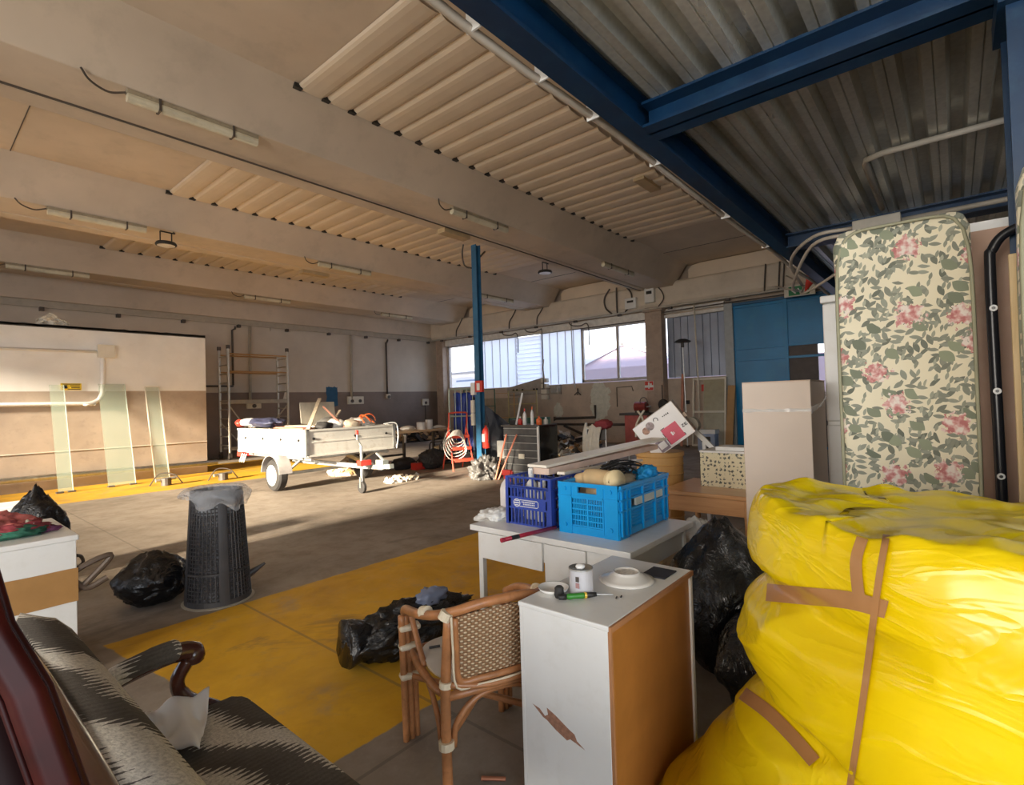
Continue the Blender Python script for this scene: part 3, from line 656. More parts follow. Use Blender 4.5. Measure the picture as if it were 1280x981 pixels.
# fire sign, exit sign, red cone
t = thing('fire_sign', 'red and white square fire sign on the brown pillar', 'sign', (16.6, 7.92, 2.0)); B().box((-.012, -.16, -.16), (.0, .16, .16)).done('plate', M['white'], t)
B().box((-.018, -.15, 0.02), (-.012, .15, .15)).box((-.018, -.15, -.15), (-.012, .15, -.06)).done('red_panel', M['red'], t); B().box((-.022, -.02, -.10), (-.018, .03, .12)).box((-.022, -.10, -.02), (-.018, -.04, .08)).done('symbol', M['white'], t)
t = thing('exit_sign', 'green and white emergency exit sign above the blue door', 'sign', (16.4, 3.2, 4.48)); B().box((-.01, -.36, -.16), (.06, .42, .16)).done('case', M['cream'], t, bevel=.01)
B().box((-.016, -.22, -.13), (-.01, .30, .12)).done('green_panel', mat('exit_green', (.0, .22, .06), .4), t)
g = B(); g.box((-.022, -.18, -.10), (-.016, -.08, .10)); g.beam((-.02, .0, -.08), (-.02, .06, .06), .006, .03); g.beam((-.02, .02, .0), (-.02, -.04, -.03), .006, .02); g.beam((-.02, .12, -.08), (-.02, .22, .02), .006, .04); g.beam((-.02, .14, .04), (-.02, .24, .06), .006, .03); g.done('white_symbol', M['white'], t)
t = thing('siren_cone', 'red cone-shaped siren horn hanging by the exit sign', 'siren', (12.5, 2.30, 3.98))
B().tube([(.0, .06, -.24), (0, -.14, .16)], [.01, .15], 20, caps=True).done('horn', M['red'], t, smooth=False); B().tube([(0, -.14, .16), (0, -.18, .2)], [.16, .05], 20).done('horn_back', M['red'], t)
B().tube([(0, -.16, .18), (0, -.4, .0)], .015, 6).done('bracket', M['darkpipe'], t)
# hanging pendant loop of wire at the far left of the ceiling beam
t = thing('wire_coil', 'dark coil of wire against the ceiling beam at the far left edge', 'wire', (.25, 7.4, 5.0)); B().tube(arc((0, 0, .05), .12, 0, 2*pi, 20, 'xz')[:-1], .02, 6, closed=True).done('loop', M['darkpipe'], t)
B().tube(smoothpath([(.1, 0, -.03), (1.2, .3, .19), (16, .55, .19)]), .014, 6).done('lead', M['darkpipe'], t)
# ---------------------------------------------------------------- far and middle of the hall
# scaffold tower
t = thing('scaffold_tower', 'aluminium scaffold tower on castors by the far left wall', 'scaffold', (7.0, 17.85, 0))
W, D_ = 1.95, .72
for (x, y) in ((0, 0), (W, 0), (0, D_), (W, D_)):
    B().tube([(x, y, .22), (x, y, 3.6 if not (x == W and y == D_) else 3.45)], .04, 10).done('upright', M['alu'], t)
    g = B(); g.cyl((x-.04, y, .09), (x+.04, y, .09), .09, 16); g.box((x-.05, y-.02, .1), (x+.05, y+.02, .24)); g.done('castor', M['darkpipe'], t)
    B().cyl((x, y, 3.58), (x, y, 3.70), .06, 10).done('cap', M['darkpipe'], t) if not (x == W and y == D_) else None
for x in (0, W):
    for i in range(11): B().tube([(x, 0, .45+i*.29), (x, D_, .45+i*.29)], .022, 8).done('rung', M['alu'], t)
for z in (3.42, 2.85): 
    for y in (0, D_): B().tube([(0, y, z), (W, y, z)], .024, 8).done('guard_rail', M['kraft'], t)
B().box((0, -.03, 1.80), (W, .05, 1.92)).box((0, D_-.05, 1.80), (W, D_+.03, 1.92)).box((.05, .05, 1.86), (W-.05, D_-.05, 1.91)).done('platform', M['alu'], t, bevel=.006)
B().box((.05, .0, .30), (W-.05, .10, .36)).box((.05, D_-.1, .3), (W-.05, D_, .36)).done('lower_platform', M['alu'], t)
for a, b in (((0, 0, 1.75), (.95, 0, .35)), ((W, 0, 1.75), (.75, 0, .35)), ((0, D_, 1.2), (.7, D_, .35))): B().tube([a, b], .022, 8).done('diagonal_brace', M['alu'], t)

# blue post with electrical gear
t = thing('steel_post', 'slender blue steel post from floor to ceiling beam', 'post', (8.74, 8.36, 0))
B().box((-.075, -.075, 0), (-.060, .075, 5.24)).box((.060, -.075, 0), (.075, .075, 5.24)).box((-.06, -.01, 0), (.06, .01, 5.24)).done('post', M['post_blue'], t)
B().box((-.14, -.14, 0), (.14, .14, .02)).done('base_plate', M['post_blue'], t)
g = B(); g.beam((.08, 0, 4.95), (.42, .1, 5.2), .03, .03); g.done('bracket', M['darkpipe'], t)
B().tube(smoothpath([(-.1, .05, 4.7), (-.28, .1, 4.75), (-.32, .12, 5.0), (-.3, .1, 5.22)]), .018, 6).done('cable', M['darkpipe'], t)
t = thing('distribution_box', 'red and white electrical box mounted high on the blue post', 'electrical box', (8.62, 8.30, 1.84)); B().box((-.03, -.16, 0), (.04, .06, .26)).done('red_box', M['red'], t, bevel=.01); B().box((-.04, .08, -.06), (.04, .2, .22)).done('white_box', M['white'], t, bevel=.008); B().box((-.04, -.09, .04), (-.031, .0, .2)).done('white_symbol', M['white'], t)
for i, (z0, z1) in enumerate(((1.08, 1.36), (1.37, 1.66))): tag(B().box((8.60, 8.44, z0), (8.66, 8.53, z1)).done('socket_strip', M['cream'], bevel=.008), ('lower', 'upper')[i]+' cream socket strip on the left side of the blue post', 'socket strip')
def extinguisher(x, y, z, lb):
    t = thing('fire_extinguisher', lb, 'extinguisher', (x, y, z))
    B().lathe([(.0, 0), (.07, .0), (.085, .03), (.085, .38), (.06, .45), (.025, .48), (.025, .52), (0, .52)], 20).done('cylinder', M['red'], t, smooth=True)
    B().box((-.09, -.03, .15), (-.07, .045, .33)).done('label', M['white'], t); B().box((-.02, -.08, .52), (.02, .04, .55)).box((-.02, -.08, .56), (.02, .03, .58)).done('handle', M['black'], t)
    B().tube(smoothpath([(0, -.03, .53), (-.02, -.1, .48), (-.03, -.11, .3), (-.03, -.1, .12)]), .012, 6).done('hose', M['black'], t)
extinguisher(8.72, 8.18, .56, 'red fire extinguisher hung low on the blue post')

# trailer
t = thing('utility_trailer', 'silver box trailer with jockey wheel loaded with scrap', 'trailer', (4.85, 9.0, 0))
tm = mat('trailer_sheet_metal', (.66, .65, .60), .45, .0, var=.08, scale=3, dirt=(.42, .36, .28)); TW, TL = 1.92, 2.9
zb, zt = .72, 1.20
def side(p, q, nrm, nm):
    p = Vector(p); q = Vector(q); g = B(); nrm = Vector(nrm)
    d = (q-p).normalized()
    for (z0, z1, o) in ((zb, zb+.24, 0), (zb+.25, zt-.03, 0), (zt-.035, zt, .015), (zb-.02, zb+.015, .015), (zb+.235, zb+.26, .008)):
        a = p+Vector((0, 0, (z0+z1)/2)); b = q+Vector((0, 0, (z0+z1)/2)); g.beam(a+nrm*o*.5, b+nrm*o*.5, .03+o, z1-z0, (0, 0, 1))
    return g.done(nm, tm, t)
fr = side((0, 0, 0), (TW, 0, 0), (0, -1, 0), 'front_panel'); lf = side((0, 0, 0), (0, TL, 0), (-1, 0, 0), 'side_panel'); side((TW, 0, 0), (TW, TL, 0), (1, 0, 0), 'side_panel'); side((0, TL, 0), (TW, TL, 0), (0, 1, 0), 'tail_panel')
B().box((0, 0, zb-.02), (TW, TL, zb)).done('floor_panel', M['galv'], t)
for x in (.12, .99, 1.72): B().cyl((x, -.016, 1.03), (x, -.034, 1.03), .024, 10).done('eyelet', M['black'], fr)
for y in (.25, .95, 1.7, 2.5): B().cyl((-.016, y, 1.0), (-.036, y, 1.0), .026, 10).done('eyelet', M['black'], lf)
for x in (0, TW): B().box((x-.03, -.03, zb), (x+.03, .03, zt+.01)).done('corner_post', M['galv'], t)
g = B()
for x in (.1, TW-.15): g.box((x, .05, zb-.10), (x+.05, TL-.05, zb-.02))
for y in (.3, 1.1, 2.4): g.box((.1, y, zb-.09), (TW-.1, y+.05, zb-.02))
g.box((.08, 1.12, .28), (TW-.08, 1.18, .34)); g.beam((.14, 1.15, .3), (.14, .5, zb-.1), .04, .04); g.beam((TW-.14, 1.15, .3), (TW-.14, .5, zb-.1), .04, .04); g.done('chassis', M['galv'], t)
g = B(); g.beam((.35, 1.2, zb-.16), (.92, -.60, .46), .06, .08); g.beam((TW-.35, 1.2, zb-.16), (1.0, -.60, .46), .06, .08); g.beam((.96, -.4, .46), (.96, -.95, .46), .07, .08); g.done('drawbar', M['galv'], t)
g = B(); g.beam((.96, -.85, .47), (.96, -1.2, .5), .09, .08); g.box((.90, -1.02, .5), (1.02, -.80, .60)); g.beam((.96, -1.0, .58), (.96, -.75, .72), .04, .03); g.done('coupling', mat('cast_coupling', (.42, .46, .44), .5, .5), t)
g = B(); g.tube([(.72, -.62, .22), (.72, -.62, .86)], .028, 10); g.tube([(.72, -.62, .86), (.70, -.60, .92), (.64, -.62, 1.0), (.64, -.62, 1.08)], .018, 8); g.done('jockey_stand', M['galv'], t); B().tube([(.64, -.62, 1.08), (.64, -.62, 1.16)], .026, 8).done('jockey_handle', M['red'], t)
B().box((.66, -.68, .50), (.90, -.55, .60)).done('jockey_clamp', M['red'], t, bevel=.01)
B().cyl((.69, -.62, .11), (.75, -.62, .11), .11, 20).done('jockey_tyre', M['rubber'], t, bevel=.01); B().box((.675, -.64, .1), (.685, -.60, .3)).box((.755, -.64, .1), (.765, -.60, .3)).done('jockey_fork', M['galv'], t)
fend = mat('grey_plastic_fender', (.42, .40, .39), .6)
for (x, s) in ((-.0, -1), (TW, 1)):
    xc = x+s*.02; c = (xc, 1.15, .31)
    g = B(); g.tube([(xc-.10, 1.15, .31), (xc-.085, 1.15, .31), (xc-.05, 1.15, .31), (xc+.05, 1.15, .31), (xc+.085, 1.15, .31), (xc+.10, 1.15, .31)], [.22, .285, .31, .31, .285, .22], 32); wh = g.done('tyre', M['rubber'], t, smooth=False)
    g = B(); g.tube([(xc+s*.101, 1.15, .31), (xc+s*.104, 1.15, .31), (xc+s*.09, 1.15, .31)], [.20, .19, .14], 28); g.cyl((xc+s*.09, 1.15, .31), (xc+s*.125, 1.15, .31), .05, 16); g.done('rim', M['white'], wh)
    for k in range(5):
        a = 2*pi*k/5; B().cyl((xc+s*.1, 1.15+.09*cos(a), .31+.09*sin(a)), (xc+s*.112, 1.15+.09*cos(a), .31+.09*sin(a)), .018, 8).done('wheel_nut', M['galv'], wh)
    g = B(); g.sheet(lambda u, v: Vector((xc-.13+.26*v, 1.15+.38*cos(pi*(.02+.96*u)), .33+.37*sin(pi*(.02+.96*u)))), 16, 1, .012)
    g.done('fender', fend, t, smooth=False)
B().box((-.03, TL-.25, zb-.12), (.22, TL+.02, zb-.03)).done('rear_lamp', M['red'], t)
for i in range(3): B().tube(smoothpath([(-.05, 2.4+.1*i, zb-.05), (-.07, 2.5+.1*i, zb-.22), (.02, 2.7+.05*i, zb-.2), (.05, 2.75, zb-.06)]), .012, 6).done('loose_cable', M['white'], t)
B().tube(smoothpath([(-.03, 1.4, zt+.02), (-.035, 1.35, .95), (-.035, 1.25, zb)]), .006, 6).done('cord', M['greypipe'], t)
# load of the trailer
def tr(*p): return Vector(p)+Vector((4.85, 9.0, 0))
o = tag(B().box((0, 0, 0), (.80, .03, .80)).done('backrest_board', mat('beige_panel', (.46, .42, .34), .6), bevel=.06, seg=4), 'beige rounded board standing upright in the trailer', 'board'); o.location = tr(.92, 1.9, .93); o.rotation_euler = (radians(-8), 0, radians(-6))
wd = mat('weathered_timber', (.62, .52, .38), .8, var=.2, scale=10); rw = mat('reddish_timber', (.50, .22, .15), .7, var=.2)
for (p, q, w_, m_, lb) in (((.15, .25, 1.16), (.95, 1.2, 1.78), .07, wd, 'long pale timber slat sloping up against the beige board'), ((.62, .5, 1.62), (.98, .3, 1.16), .06, rw, 'short dark batten propped down from the pale timber slat'), ((.8, .6, 1.2), (1.3, 1.0, 1.52), .05, wd, 'thin pale batten lying across scrap in the trailer middle'),
    ((.25, 1.6, 1.22), (.25, .4, 1.20), .22, rw, 'reddish board lying flat on the trailer load by its left side'), ((1.5, .7, 1.36), (.9, .3, 1.17), .04, M['black'], 'black handlebar tube in the trailer load'), ((.22, 2.6, 1.235), (.6, .3, 1.235), .3, wd, 'wide pale plank lying on the trailer rim')):
    tag(B().beam(tr(*p), tr(*q), w_, .035).done('timber_piece', m_, bevel=.004), lb, 'timber')
t = thing('sack', 'dark sack with a pale roll hanging over the left rear rim of the trailer', 'sack', tr(.1, 1.9, 1.21)); B().blob((0.05, 0, .11), (.26, .6, .10), 4, 3, .2, flat=-.10).done('sack_body', mat('dark_blue_sack', (.04, .045, .09), .5), t, smooth=True); B().blob((-.02, .65, .12), (.15, .3, .09), 3, 8, .2, flat=-.09).done('pale_roll', M['white'], t, smooth=True); B().blob((-.06, .95, .10), (.12, .12, .08), 3, 12, .2).done('red_end', M['red'], t, smooth=True)
for i, (x, y, rr, m_, lb) in enumerate(((.85, .45, .16, M['white'], 'white crumpled scrap between the timber pieces in the trailer'), (1.15, .35, .14, M['plaster'], 'pale scrap lump in the middle of the trailer load'), (1.42, .5, .18, M['white'], 'white bag on the right half of the trailer load'), (1.62, .55, .14, M['cloth'], 'small white bundle under the orange cables in the trailer'), (.55, .35, .12, M['rubber'], 'dark rubber scrap near the trailer front panel'), (1.0, .9, .2, M['galv'], 'grey metal scrap behind the trailer front panel'))):
    tag(B().blob(tr(x, y, zt+.03), (rr*1.4, rr, rr*.8), 3, i+20, .3).done('scrap_lump', m_, smooth=True), lb, 'scrap')
B().blob(tr(.96, 1.5, .92), (.85, 1.25, .28), 4, 5, .15).done('load_heap', M['plaster'], smooth=True); tag(bpy.data.objects['load_heap'], 'mixed pale rubble filling the trailer under the timber', 'rubble', kind='stuff')
for i in range(4):
    a = i*.9; pts = [tr(1.55+.24*cos(a+s*2.6)*(.6+.4*s), .35+.22*sin(a+s*3.3), 1.24+.14*sin(pi*s)+.02*i) for s in [k/10 for k in range(11)]]
    tag(B().tube(smoothpath(pts, 3), .014, 6).done('orange_cable', M['orange']), ('orange cable loop standing highest on the right of the trailer load', 'orange cable loop lying low at trailer corner', 'orange cable loop curling toward the workbench', 'orange cable loop behind the white bundle in the trailer')[i], 'cable')
tag(B().tube(smoothpath([tr(1.75, .1, 1.22), tr(1.98, .0, 1.22), tr(2.0, -.05, .95), tr(1.97, -.02, .7)]), .014, 6).done('white_cable', M['white']), 'white cable hanging over the front right corner of the trailer', 'cable')

# workbench beside the trailer with its load
t = thing('workbench', 'low long wooden workbench with dark metal legs right of the trailer', 'bench', (8.1, 10.9, 0))
B().box((0, 0, .86), (2.15, .8, .91)).done('bench_top', wood('bench_board', (.42, .28, .16), (.55, .40, .25)), t, bevel=.005)
for (x, y) in ((.45, .04), (1.9, .04), (.1, .72), (2.05, .72)): B().box((x-.03, y-.03, 0), (x+.03, y+.03, .86)).done('leg', M['darkpipe'], t)
B().box((-.55, .02, .30), (.45, .07, .35)).done('stretcher', M['darkpipe'], t)
B().box((.43, -.02, .62), (.48, .02, .82)).done('pale_wrap', M['white'], t)
def bx(name, lo, hi, m_, lb, cat, bev=.008, **k): return tag(B().box(lo, hi).done(name, m_, bevel=bev), lb, cat, **k)
def can(name, x, y, z, r, h, m_, lb, cat):
    t = thing(name, lb, cat, (x, y, z)); B().lathe([(0, 0), (r, 0), (r, h), (r*.9, h+.005), (0, h+.005)], 20).done('body', m_, t); B().lathe([(r*1.01, h-.012), (r*1.04, h-.004), (r*1.01, h+.006)], 20).done('rim', M['galv'], t); return t
can('paint_bucket', 9.35, 11.2, .91, .12, .2, M['white'], 'white paint bucket on the workbench, left of its twin', 'bucket'); can('paint_bucket', 9.68, 11.25, .91, .10, .26, M['white'], 'taller white paint bucket on the workbench, right of its twin', 'bucket')
for i, (x, r) in enumerate(((8.9, .14), (9.98, .1), (10.15, .07))): tag(B().blob((x, 11.2, .91+r*.4), (r*1.6, r, r*.5), 3, 40+i, .2, flat=-r*.38).done('rag', M['cloth'], smooth=True), ('large pale rag on the workbench left of the paint buckets', 'pale rag on the workbench right of the buckets', 'small pale rag at the right end of the workbench')[i], 'rag')
t = thing('generator', 'small open-frame generator with white panel behind the black sack', 'generator', (9.25, 10.35, 0))
g = B()
for y in (0, .4): g.tube([(0, y, 0.02), (0, y, .52), (.05, y, .58), (.65, y, .58), (.7, y, .52), (.7, y, 0.02), (0, y, .02)], .02, 8)
g.done('frame', M['darkpipe'], t); B().box((.05, .05, .06), (.65, .35, .34)).done('engine', M['rubber'], t, bevel=.03); B().box((.3, -.02, .22), (.62, .05, .48)).done('control_panel', M['white'], t, bevel=.01); B().cyl((.46, -.04, .35), (.46, -.02, .35), .07, 16).done('dial', M['black'], t); B().box((.08, .05, .36), (.6, .35, .5)).done('fuel_tank', M['galv'], t, bevel=.05)
tag(B().blob((8.72, 10.05, .22), (.36, .27, .25), 5, 31, .15, flat=-.22).done('black_sack', M['rubber'], smooth=True), 'bulging matt black sack on the floor left of the red step ladder', 'sack')
tag(B().blob((8.2, 10.55, .14), (.36, .2, .15), 4, 33, .2, flat=-.14).done('black_sack', M['rubber'], smooth=True), 'flatter black sack slumped behind the red toolbox', 'sack')
t = thing('toolbox', 'small red toolbox with white lid end on the floor by the bench leg', 'toolbox', (8.2, 10.05, 0)); B().box((0, 0, 0), (.34, .2, .17)).done('body', M['red'], t, bevel=.01); B().box((.34, .02, .06), (.5, .16, .14)).done('white_lid', M['white'], t, bevel=.01); B().tube(arc((.17, .1, .17), .07, 0, pi, 8), .01, 6).done('handle', M['black'], t)
# rubble heaps: single pieces the photo shows as heaps nobody could count
def heap(name, c, rx, ry, h, n, lb, mats_, size=.05, seed=1):
    R_ = random.Random(seed); g = B(); g.blob((c[0], c[1], 0), (rx, ry, h*.6), 3, seed, .3, flat=0.0)
    for i in range(n):
        a = R_.uniform(0, 2*pi); r = sqrt(R_.random()); x = c[0]+rx*r*cos(a); y = c[1]+ry*r*sin(a); z = h*(1-r*r)*.75+size*.3; s = size*R_.uniform(.5, 1.5)
        g.cbox((x, y, z), (s*R_.uniform(.6, 2.6), s, s*R_.uniform(.4, 1)), rot=Euler((R_.uniform(-1, 1), R_.uniform(-1, 1), R_.uniform(0, 6))).to_matrix())
    o = g.done(name, mats_[0], mats=mats_)
    for i, p in enumerate(o.data.polygons): p.material_index = (p.index//6) % len(mats_)
    return tag(o, lb, 'rubble', kind='stuff')
heap('rubble_heap', (7.2, 11.1), .6, .5, .42, 120, 'pale heap of rubble and planks under the workbench', [M['plaster'], wd, M['cloth'], M['kraft']], .08, 2)
heap('rubble_heap', (6.95, 9.0), .40, .2, .07, 60, 'small scatter of pale rubble on the floor right of the trailer', [M['plaster'], M['cloth']], .06, 3)
heap('rubble_heap', (9.95, 7.95), .75, .7, .2, 170, 'mixed rubbish strewn on the floor around the blue post', [M['plaster'], M['kraft'], M['galv'], M['rubber'], M['cloth'], rw, M['post_blue']], .07, 4)
heap('rubble_heap', (12.2, 8.8), .9, 1.5, .3, 260, 'dark clutter heaped along the foot of the window wall', [M['rubber'], M['kraft'], M['galv'], M['darkpipe'], M['plaster']], .13, 5)
heap('rubble_heap', (15.6, 11.2), .6, 2.0, .35, 160, 'low dark debris against the window wall under the pipes', [M['rubber'], M['kraft'], M['darkpipe'], M['plaster']], .14, 6)
heap('rubble_heap', (13.6, 18.1), 2.6, .5, .5, 190, 'dark stored junk along the foot of the far left wall', [M['rubber'], M['darkpipe'], M['kraft']], .2, 9)
tag(B().blob((8.05, 7.6, .17), (.30, .24, .26), 5, 51, .3, 2.0, .45, 4.0, flat=-.16).done('grey_plastic_sheet', mat('dull_grey_film', (.13, .125, .12), .3), smooth=True), 'crumpled grey plastic sheet on floor left of the black drawer rack', 'plastic sheet')
# small parts on the floor by the partition
for i, (x, y, lb) in enumerate(((3.85, 13.2, 'small dark machine part on the yellow strip, left one'), (4.9, 12.9, 'small metal machine part on the yellow strip, right one, nearest the trailer'))):
    t = thing('machine_part', lb, 'machine part', (x, y, 0)); B().cyl((0, 0, .0), (0, 0, .16), .10, 12).done('block', M['darkpipe'], t); B().cyl((-.2, 0, .12), (.2, 0.05, .14), .035, 8).done('shaft', M['galv'], t); B().tube(smoothpath([(-.3, .05, .02), (-.1, .1, .25), (.15, 0, .22), (.3, -.05, .02)]), .012, 6).done('wire', M['darkpipe'], t)

# red step ladder with a coil of hose
t = thing('step_ladder', 'red metal step ladder standing open in front of the blue cage trolley', 'ladder', (8.86, 9.25, 0), radians(72)); rd = mat('worn_red_paint', (.72, .10, .06), .4, var=.15)
for y in (-.24, .24):
    B().tube([(-.30, y*1.15, 0), (-.02, y, .95), (.0, y, 1.0)], .02, 8).done('front_rail', rd, t)
    B().tube(smoothpath([(.33, y*1.1, 0), (.03, y, .95), (-.02, y, 1.12), (-.04, y, 1.3)], 4), .02, 8).done('rear_rail', rd, t)
B().tube(smoothpath([(-.04, -.24, 1.3), (-.04, -.2, 1.37), (-.04, .2, 1.37), (-.04, .24, 1.3)]), .02, 8).done('top_hoop', rd, t)
for (x, z) in ((-.22, .25), (-.13, .52), (-.03, .80)): B().box((x-.1, -.25, z), (x+.1, .25, z+.03)).box((x-.1, -.25, z-.04), (x-.085, .25, z)).done('tread', rd, t, bevel=.004)
for x, z in ((.25, .25), (.15, .6)): B().tube([(x, -.25, z), (x, .25, z)], .012, 6).done('rear_brace', rd, t)
t = thing('hose_coil', 'pale hose looped in loose coils over the top of the red step ladder', 'hose', (8.86, 9.25, 0), radians(72))
for i in range(6):
    rr = .18+.03*i; o_ = .03*i; pts = [(-.06-o_*.5+.04*sin(a*3), .08+rr*cos(a)*.9+.02*i, .80+rr*.9*sin(a)-.05*i) for a in [2*pi*k/20 for k in range(20)]]; pts = [(p[0]-.08, p[1], p[2]) for p in pts]
    B().tube(pts, .012, 6, closed=True).done('coil', M['cloth'], t)
B().tube(smoothpath([(-.12, .25, .98), (-.14, .35, .9), (-.16, .46, .7), (-.2, .48, .68)]), .012, 6).done('tail', M['cloth'], t)

# cage trolley stuffed with blue sheeting
t = thing('cage_trolley', 'tall pale wire cage trolley packed with dark blue sheets behind the red ladder', 'trolley', (11.05, 11.25, 0), radians(48)); cw, cd, chh = .85, .7, 2.02; wire = mat('pale_green_wire', (.50, .60, .52), .45, .4)
for (x, y) in ((-cd/2, -cw/2), (-cd/2, cw/2), (cd/2, -cw/2), (cd/2, cw/2)): B().tube([(x, y, .0), (x, y, chh)], .02, 8).done('corner_post', wire, t)
g_ = [(-cd/2, i) for i in range(1, 6)]
for i in range(1, 5): B().tube([(-cd/2, -cw/2+cw*i/5, .1), (-cd/2, -cw/2+cw*i/5, chh)], .011, 6).done('wire', wire, t)
for z in (.12, 1.22, chh): B().tube([(-cd/2, -cw/2, z), (-cd/2, cw/2, z), (cd/2, cw/2, z), (cd/2, -cw/2, z)], .02, 8, closed=True).done('rail', wire, t)
tarp = mat('royal_blue_sheet', (.02, .05, .32), .5, var=.4, scale=4)
def drape(seed, x0, y0, x1, y1, z0, z1, amp=.06):
    return lambda u, v: Vector((x0+(x1-x0)*u+amp*noise.noise(Vector((u*7, v*2, seed))), y0+(y1-y0)*u+amp*noise.noise(Vector((u*8, v*2, seed+5))), z0+(z1-z0)*v+.05*noise.noise(Vector((u*4, v, seed+9)))))
a_ = lambda x, y: (11.05+x*cos(radians(48))-y*sin(radians(48)), 11.25+x*sin(radians(48))+y*cos(radians(48)))
for i, (x, lb, m_) in enumerate(((-.2, 'royal blue plastic sheet folded at the front inside the cage trolley', tarp), (.0, 'purple-blue sheet in the middle of the cage trolley', mat('violet_blue_sheet', (.10, .07, .42), .5, var=.3)), (.2, 'dark navy sheet at the back of the cage trolley', mat('navy_sheet', (.01, .02, .10), .5)))):
    p = a_(x, -.36+.1*i); q = a_(x, .30-.05*i); tag(B().sheet(drape(i+3, p[0], p[1], q[0], q[1], .15, 1.9), 40, 14, .02).done('folded_sheet', m_, smooth=True), lb, 'sheet')
def leantarp(u, v): return Vector((10.55+.75*u+.05*noise.noise(Vector((u*6, v*4, 3))), 10.35-.95*u+.05*noise.noise(Vector((u*6, v*4, 8))), .05+v*(1.75-1.0*u)))
tag(B().sheet(leantarp, 24, 20, .02).done('tarpaulin', mat('dark_navy_tarpaulin', (.004, .008, .022), .5)), 'dark navy tarpaulin sloping down to the right behind the blue post', 'tarpaulin')
def greent(u, v): return Vector((10.9+.75*u+.05*noise.noise(Vector((u*6, v*4, 3))), 9.35-.85*u+.05*noise.noise(Vector((u*6, v*4, 8))), .05+v*1.1))
tag(B().sheet(greent, 20, 14, .02).done('tarpaulin', mat('dark_green_tarpaulin', (.01, .07, .05), .5)), 'dark green tarpaulin hanging behind the fire extinguisher', 'tarpaulin')
# upright steel frames behind the drawer rack
def rframe(name, x, y, dx, dy, z0, z1, m_, lb, cat='frame', bars=2):
    t = thing(name, lb, cat, (x, y, 0)); g = B(); g.tube([(0, 0, 0), (0, 0, z1), (dx, dy, z1), (dx, dy, 0)], .025, 6); g.done('frame_tube', m_, t)
    for k in range(bars): zz = z0+(z1-z0)*(k+1)/(bars+1); B().tube([(0, 0, zz), (dx, dy, zz)], .016, 6).done('bar', m_, t)
    return t
gr = mat('dark_green_frame', (.05, .12, .08), .5)
rframe('upright_frame', 13.0, 13.2, .55, -.95, .3, 2.05, gr, 'dark green upright steel frame left of the drawer rack', bars=2)
rframe('upright_frame', 13.3, 11.4, .5, -.8, .2, 1.95, mat('yellowish_frame', (.42, .36, .18), .6), 'yellowish upright frame behind the bottles on the rack', bars=3)
rframe('upright_frame', 13.6, 12.3, .35, -.6, .2, 1.9, M['kraft'], 'brown upright frame between the green and yellowish frames', bars=1)
bx('board', (14.9, 12.3, 0), (15.0, 14.6, 1.75), mat('grey_brown_board', (.30, .26, .2), .8), 'grey-brown sheet leaning behind the frames at the window wall', 'board')
# control panel board on the window wall
t = thing('control_board', 'long grey board with round switches sloping up under the windows', 'switch board', (16.9, 12.6, 1.9)); pol = [(0, 0), (1.85, -.05), (1.85, .28), (0, .62)]
B().prism([(y, z) for y, z in pol], -.12, .05, 'x').done('board', mat('grey_beige_board', (.38, .34, .29), .7), t, bevel=.01)
for y in (.25, .4, 1.0, 1.3, 1.48): B().cyl((-.12, y, .17), (-.15, y, .17), .045, 10).done('switch', M['black'], t)
for z in (-.25, -.02, .2, .42): B().box((-.2, -.28, z), (-.02, .0, z+.17)).done('fuse_box', M['cream'], t, bevel=.01)
B().tube([(-.1, -.1, .6), (-.1, -.05, 1.0), (-.1, -.1, 1.35)], .03, 6).done('cable_bunch', M['kraft'], t)
t = thing('fuse_cabinet', 'small grey fuse cabinet with lid on the window wall', 'electrical box', (16.85, 12.0, 1.85)); B().box((-.08, -.2, 0), (.1, .2, .36)).done('cabinet', M['greypipe'], t, bevel=.02); B().box((-.10, -.16, .05), (-.08, .16, .31)).done('door', M['galv'], t, bevel=.01); B().tube([(-.05, .45, .2), (-.05, .2, .22), (-.05, -.3, .35), (-.05, -.3, -.02)], .015, 6).done('cable', M['darkpipe'], t)
t = thing('wall_hook', 'dark three-pronged hook on the window wall under the hanging cable', 'hook', (16.9, 10.96, 1.78)); g = B(); g.tube([(-.05, 0, .25), (-.05, 0, .1)], .03, 6); g.done('shank', M['darkpipe'], t)
for y in (-.14, 0, .14): B().tube([(-.05, 0, .12), (-.08, y, .0)], .022, 6).done('prong', M['darkpipe'], t)
def pA(pts, r, lb, m_='darkpipe'): return pipe([(16.94, y, z) for y, z in pts], r, M[m_], lb)
pA([(12.15, .95), (12.15, .8), (12.1, .88), (10.28, .92), (10.28, 1.38)], .05, 'dark pipe on the window wall bending up at its right end'); pA([(12.9, .66), (8.8, .66)], .045, 'long straight dark pipe low on the window wall'); pA([(11.7, .6), (10.2, .05)], .05, 'dark pipe sloping down to the floor by the window wall'); pA([(9.35, 1.3), (9.35, 2.0), (8.75, 2.02), (8.7, 1.85)], .015, 'thin pipe bending over the pale plaster patch'); 
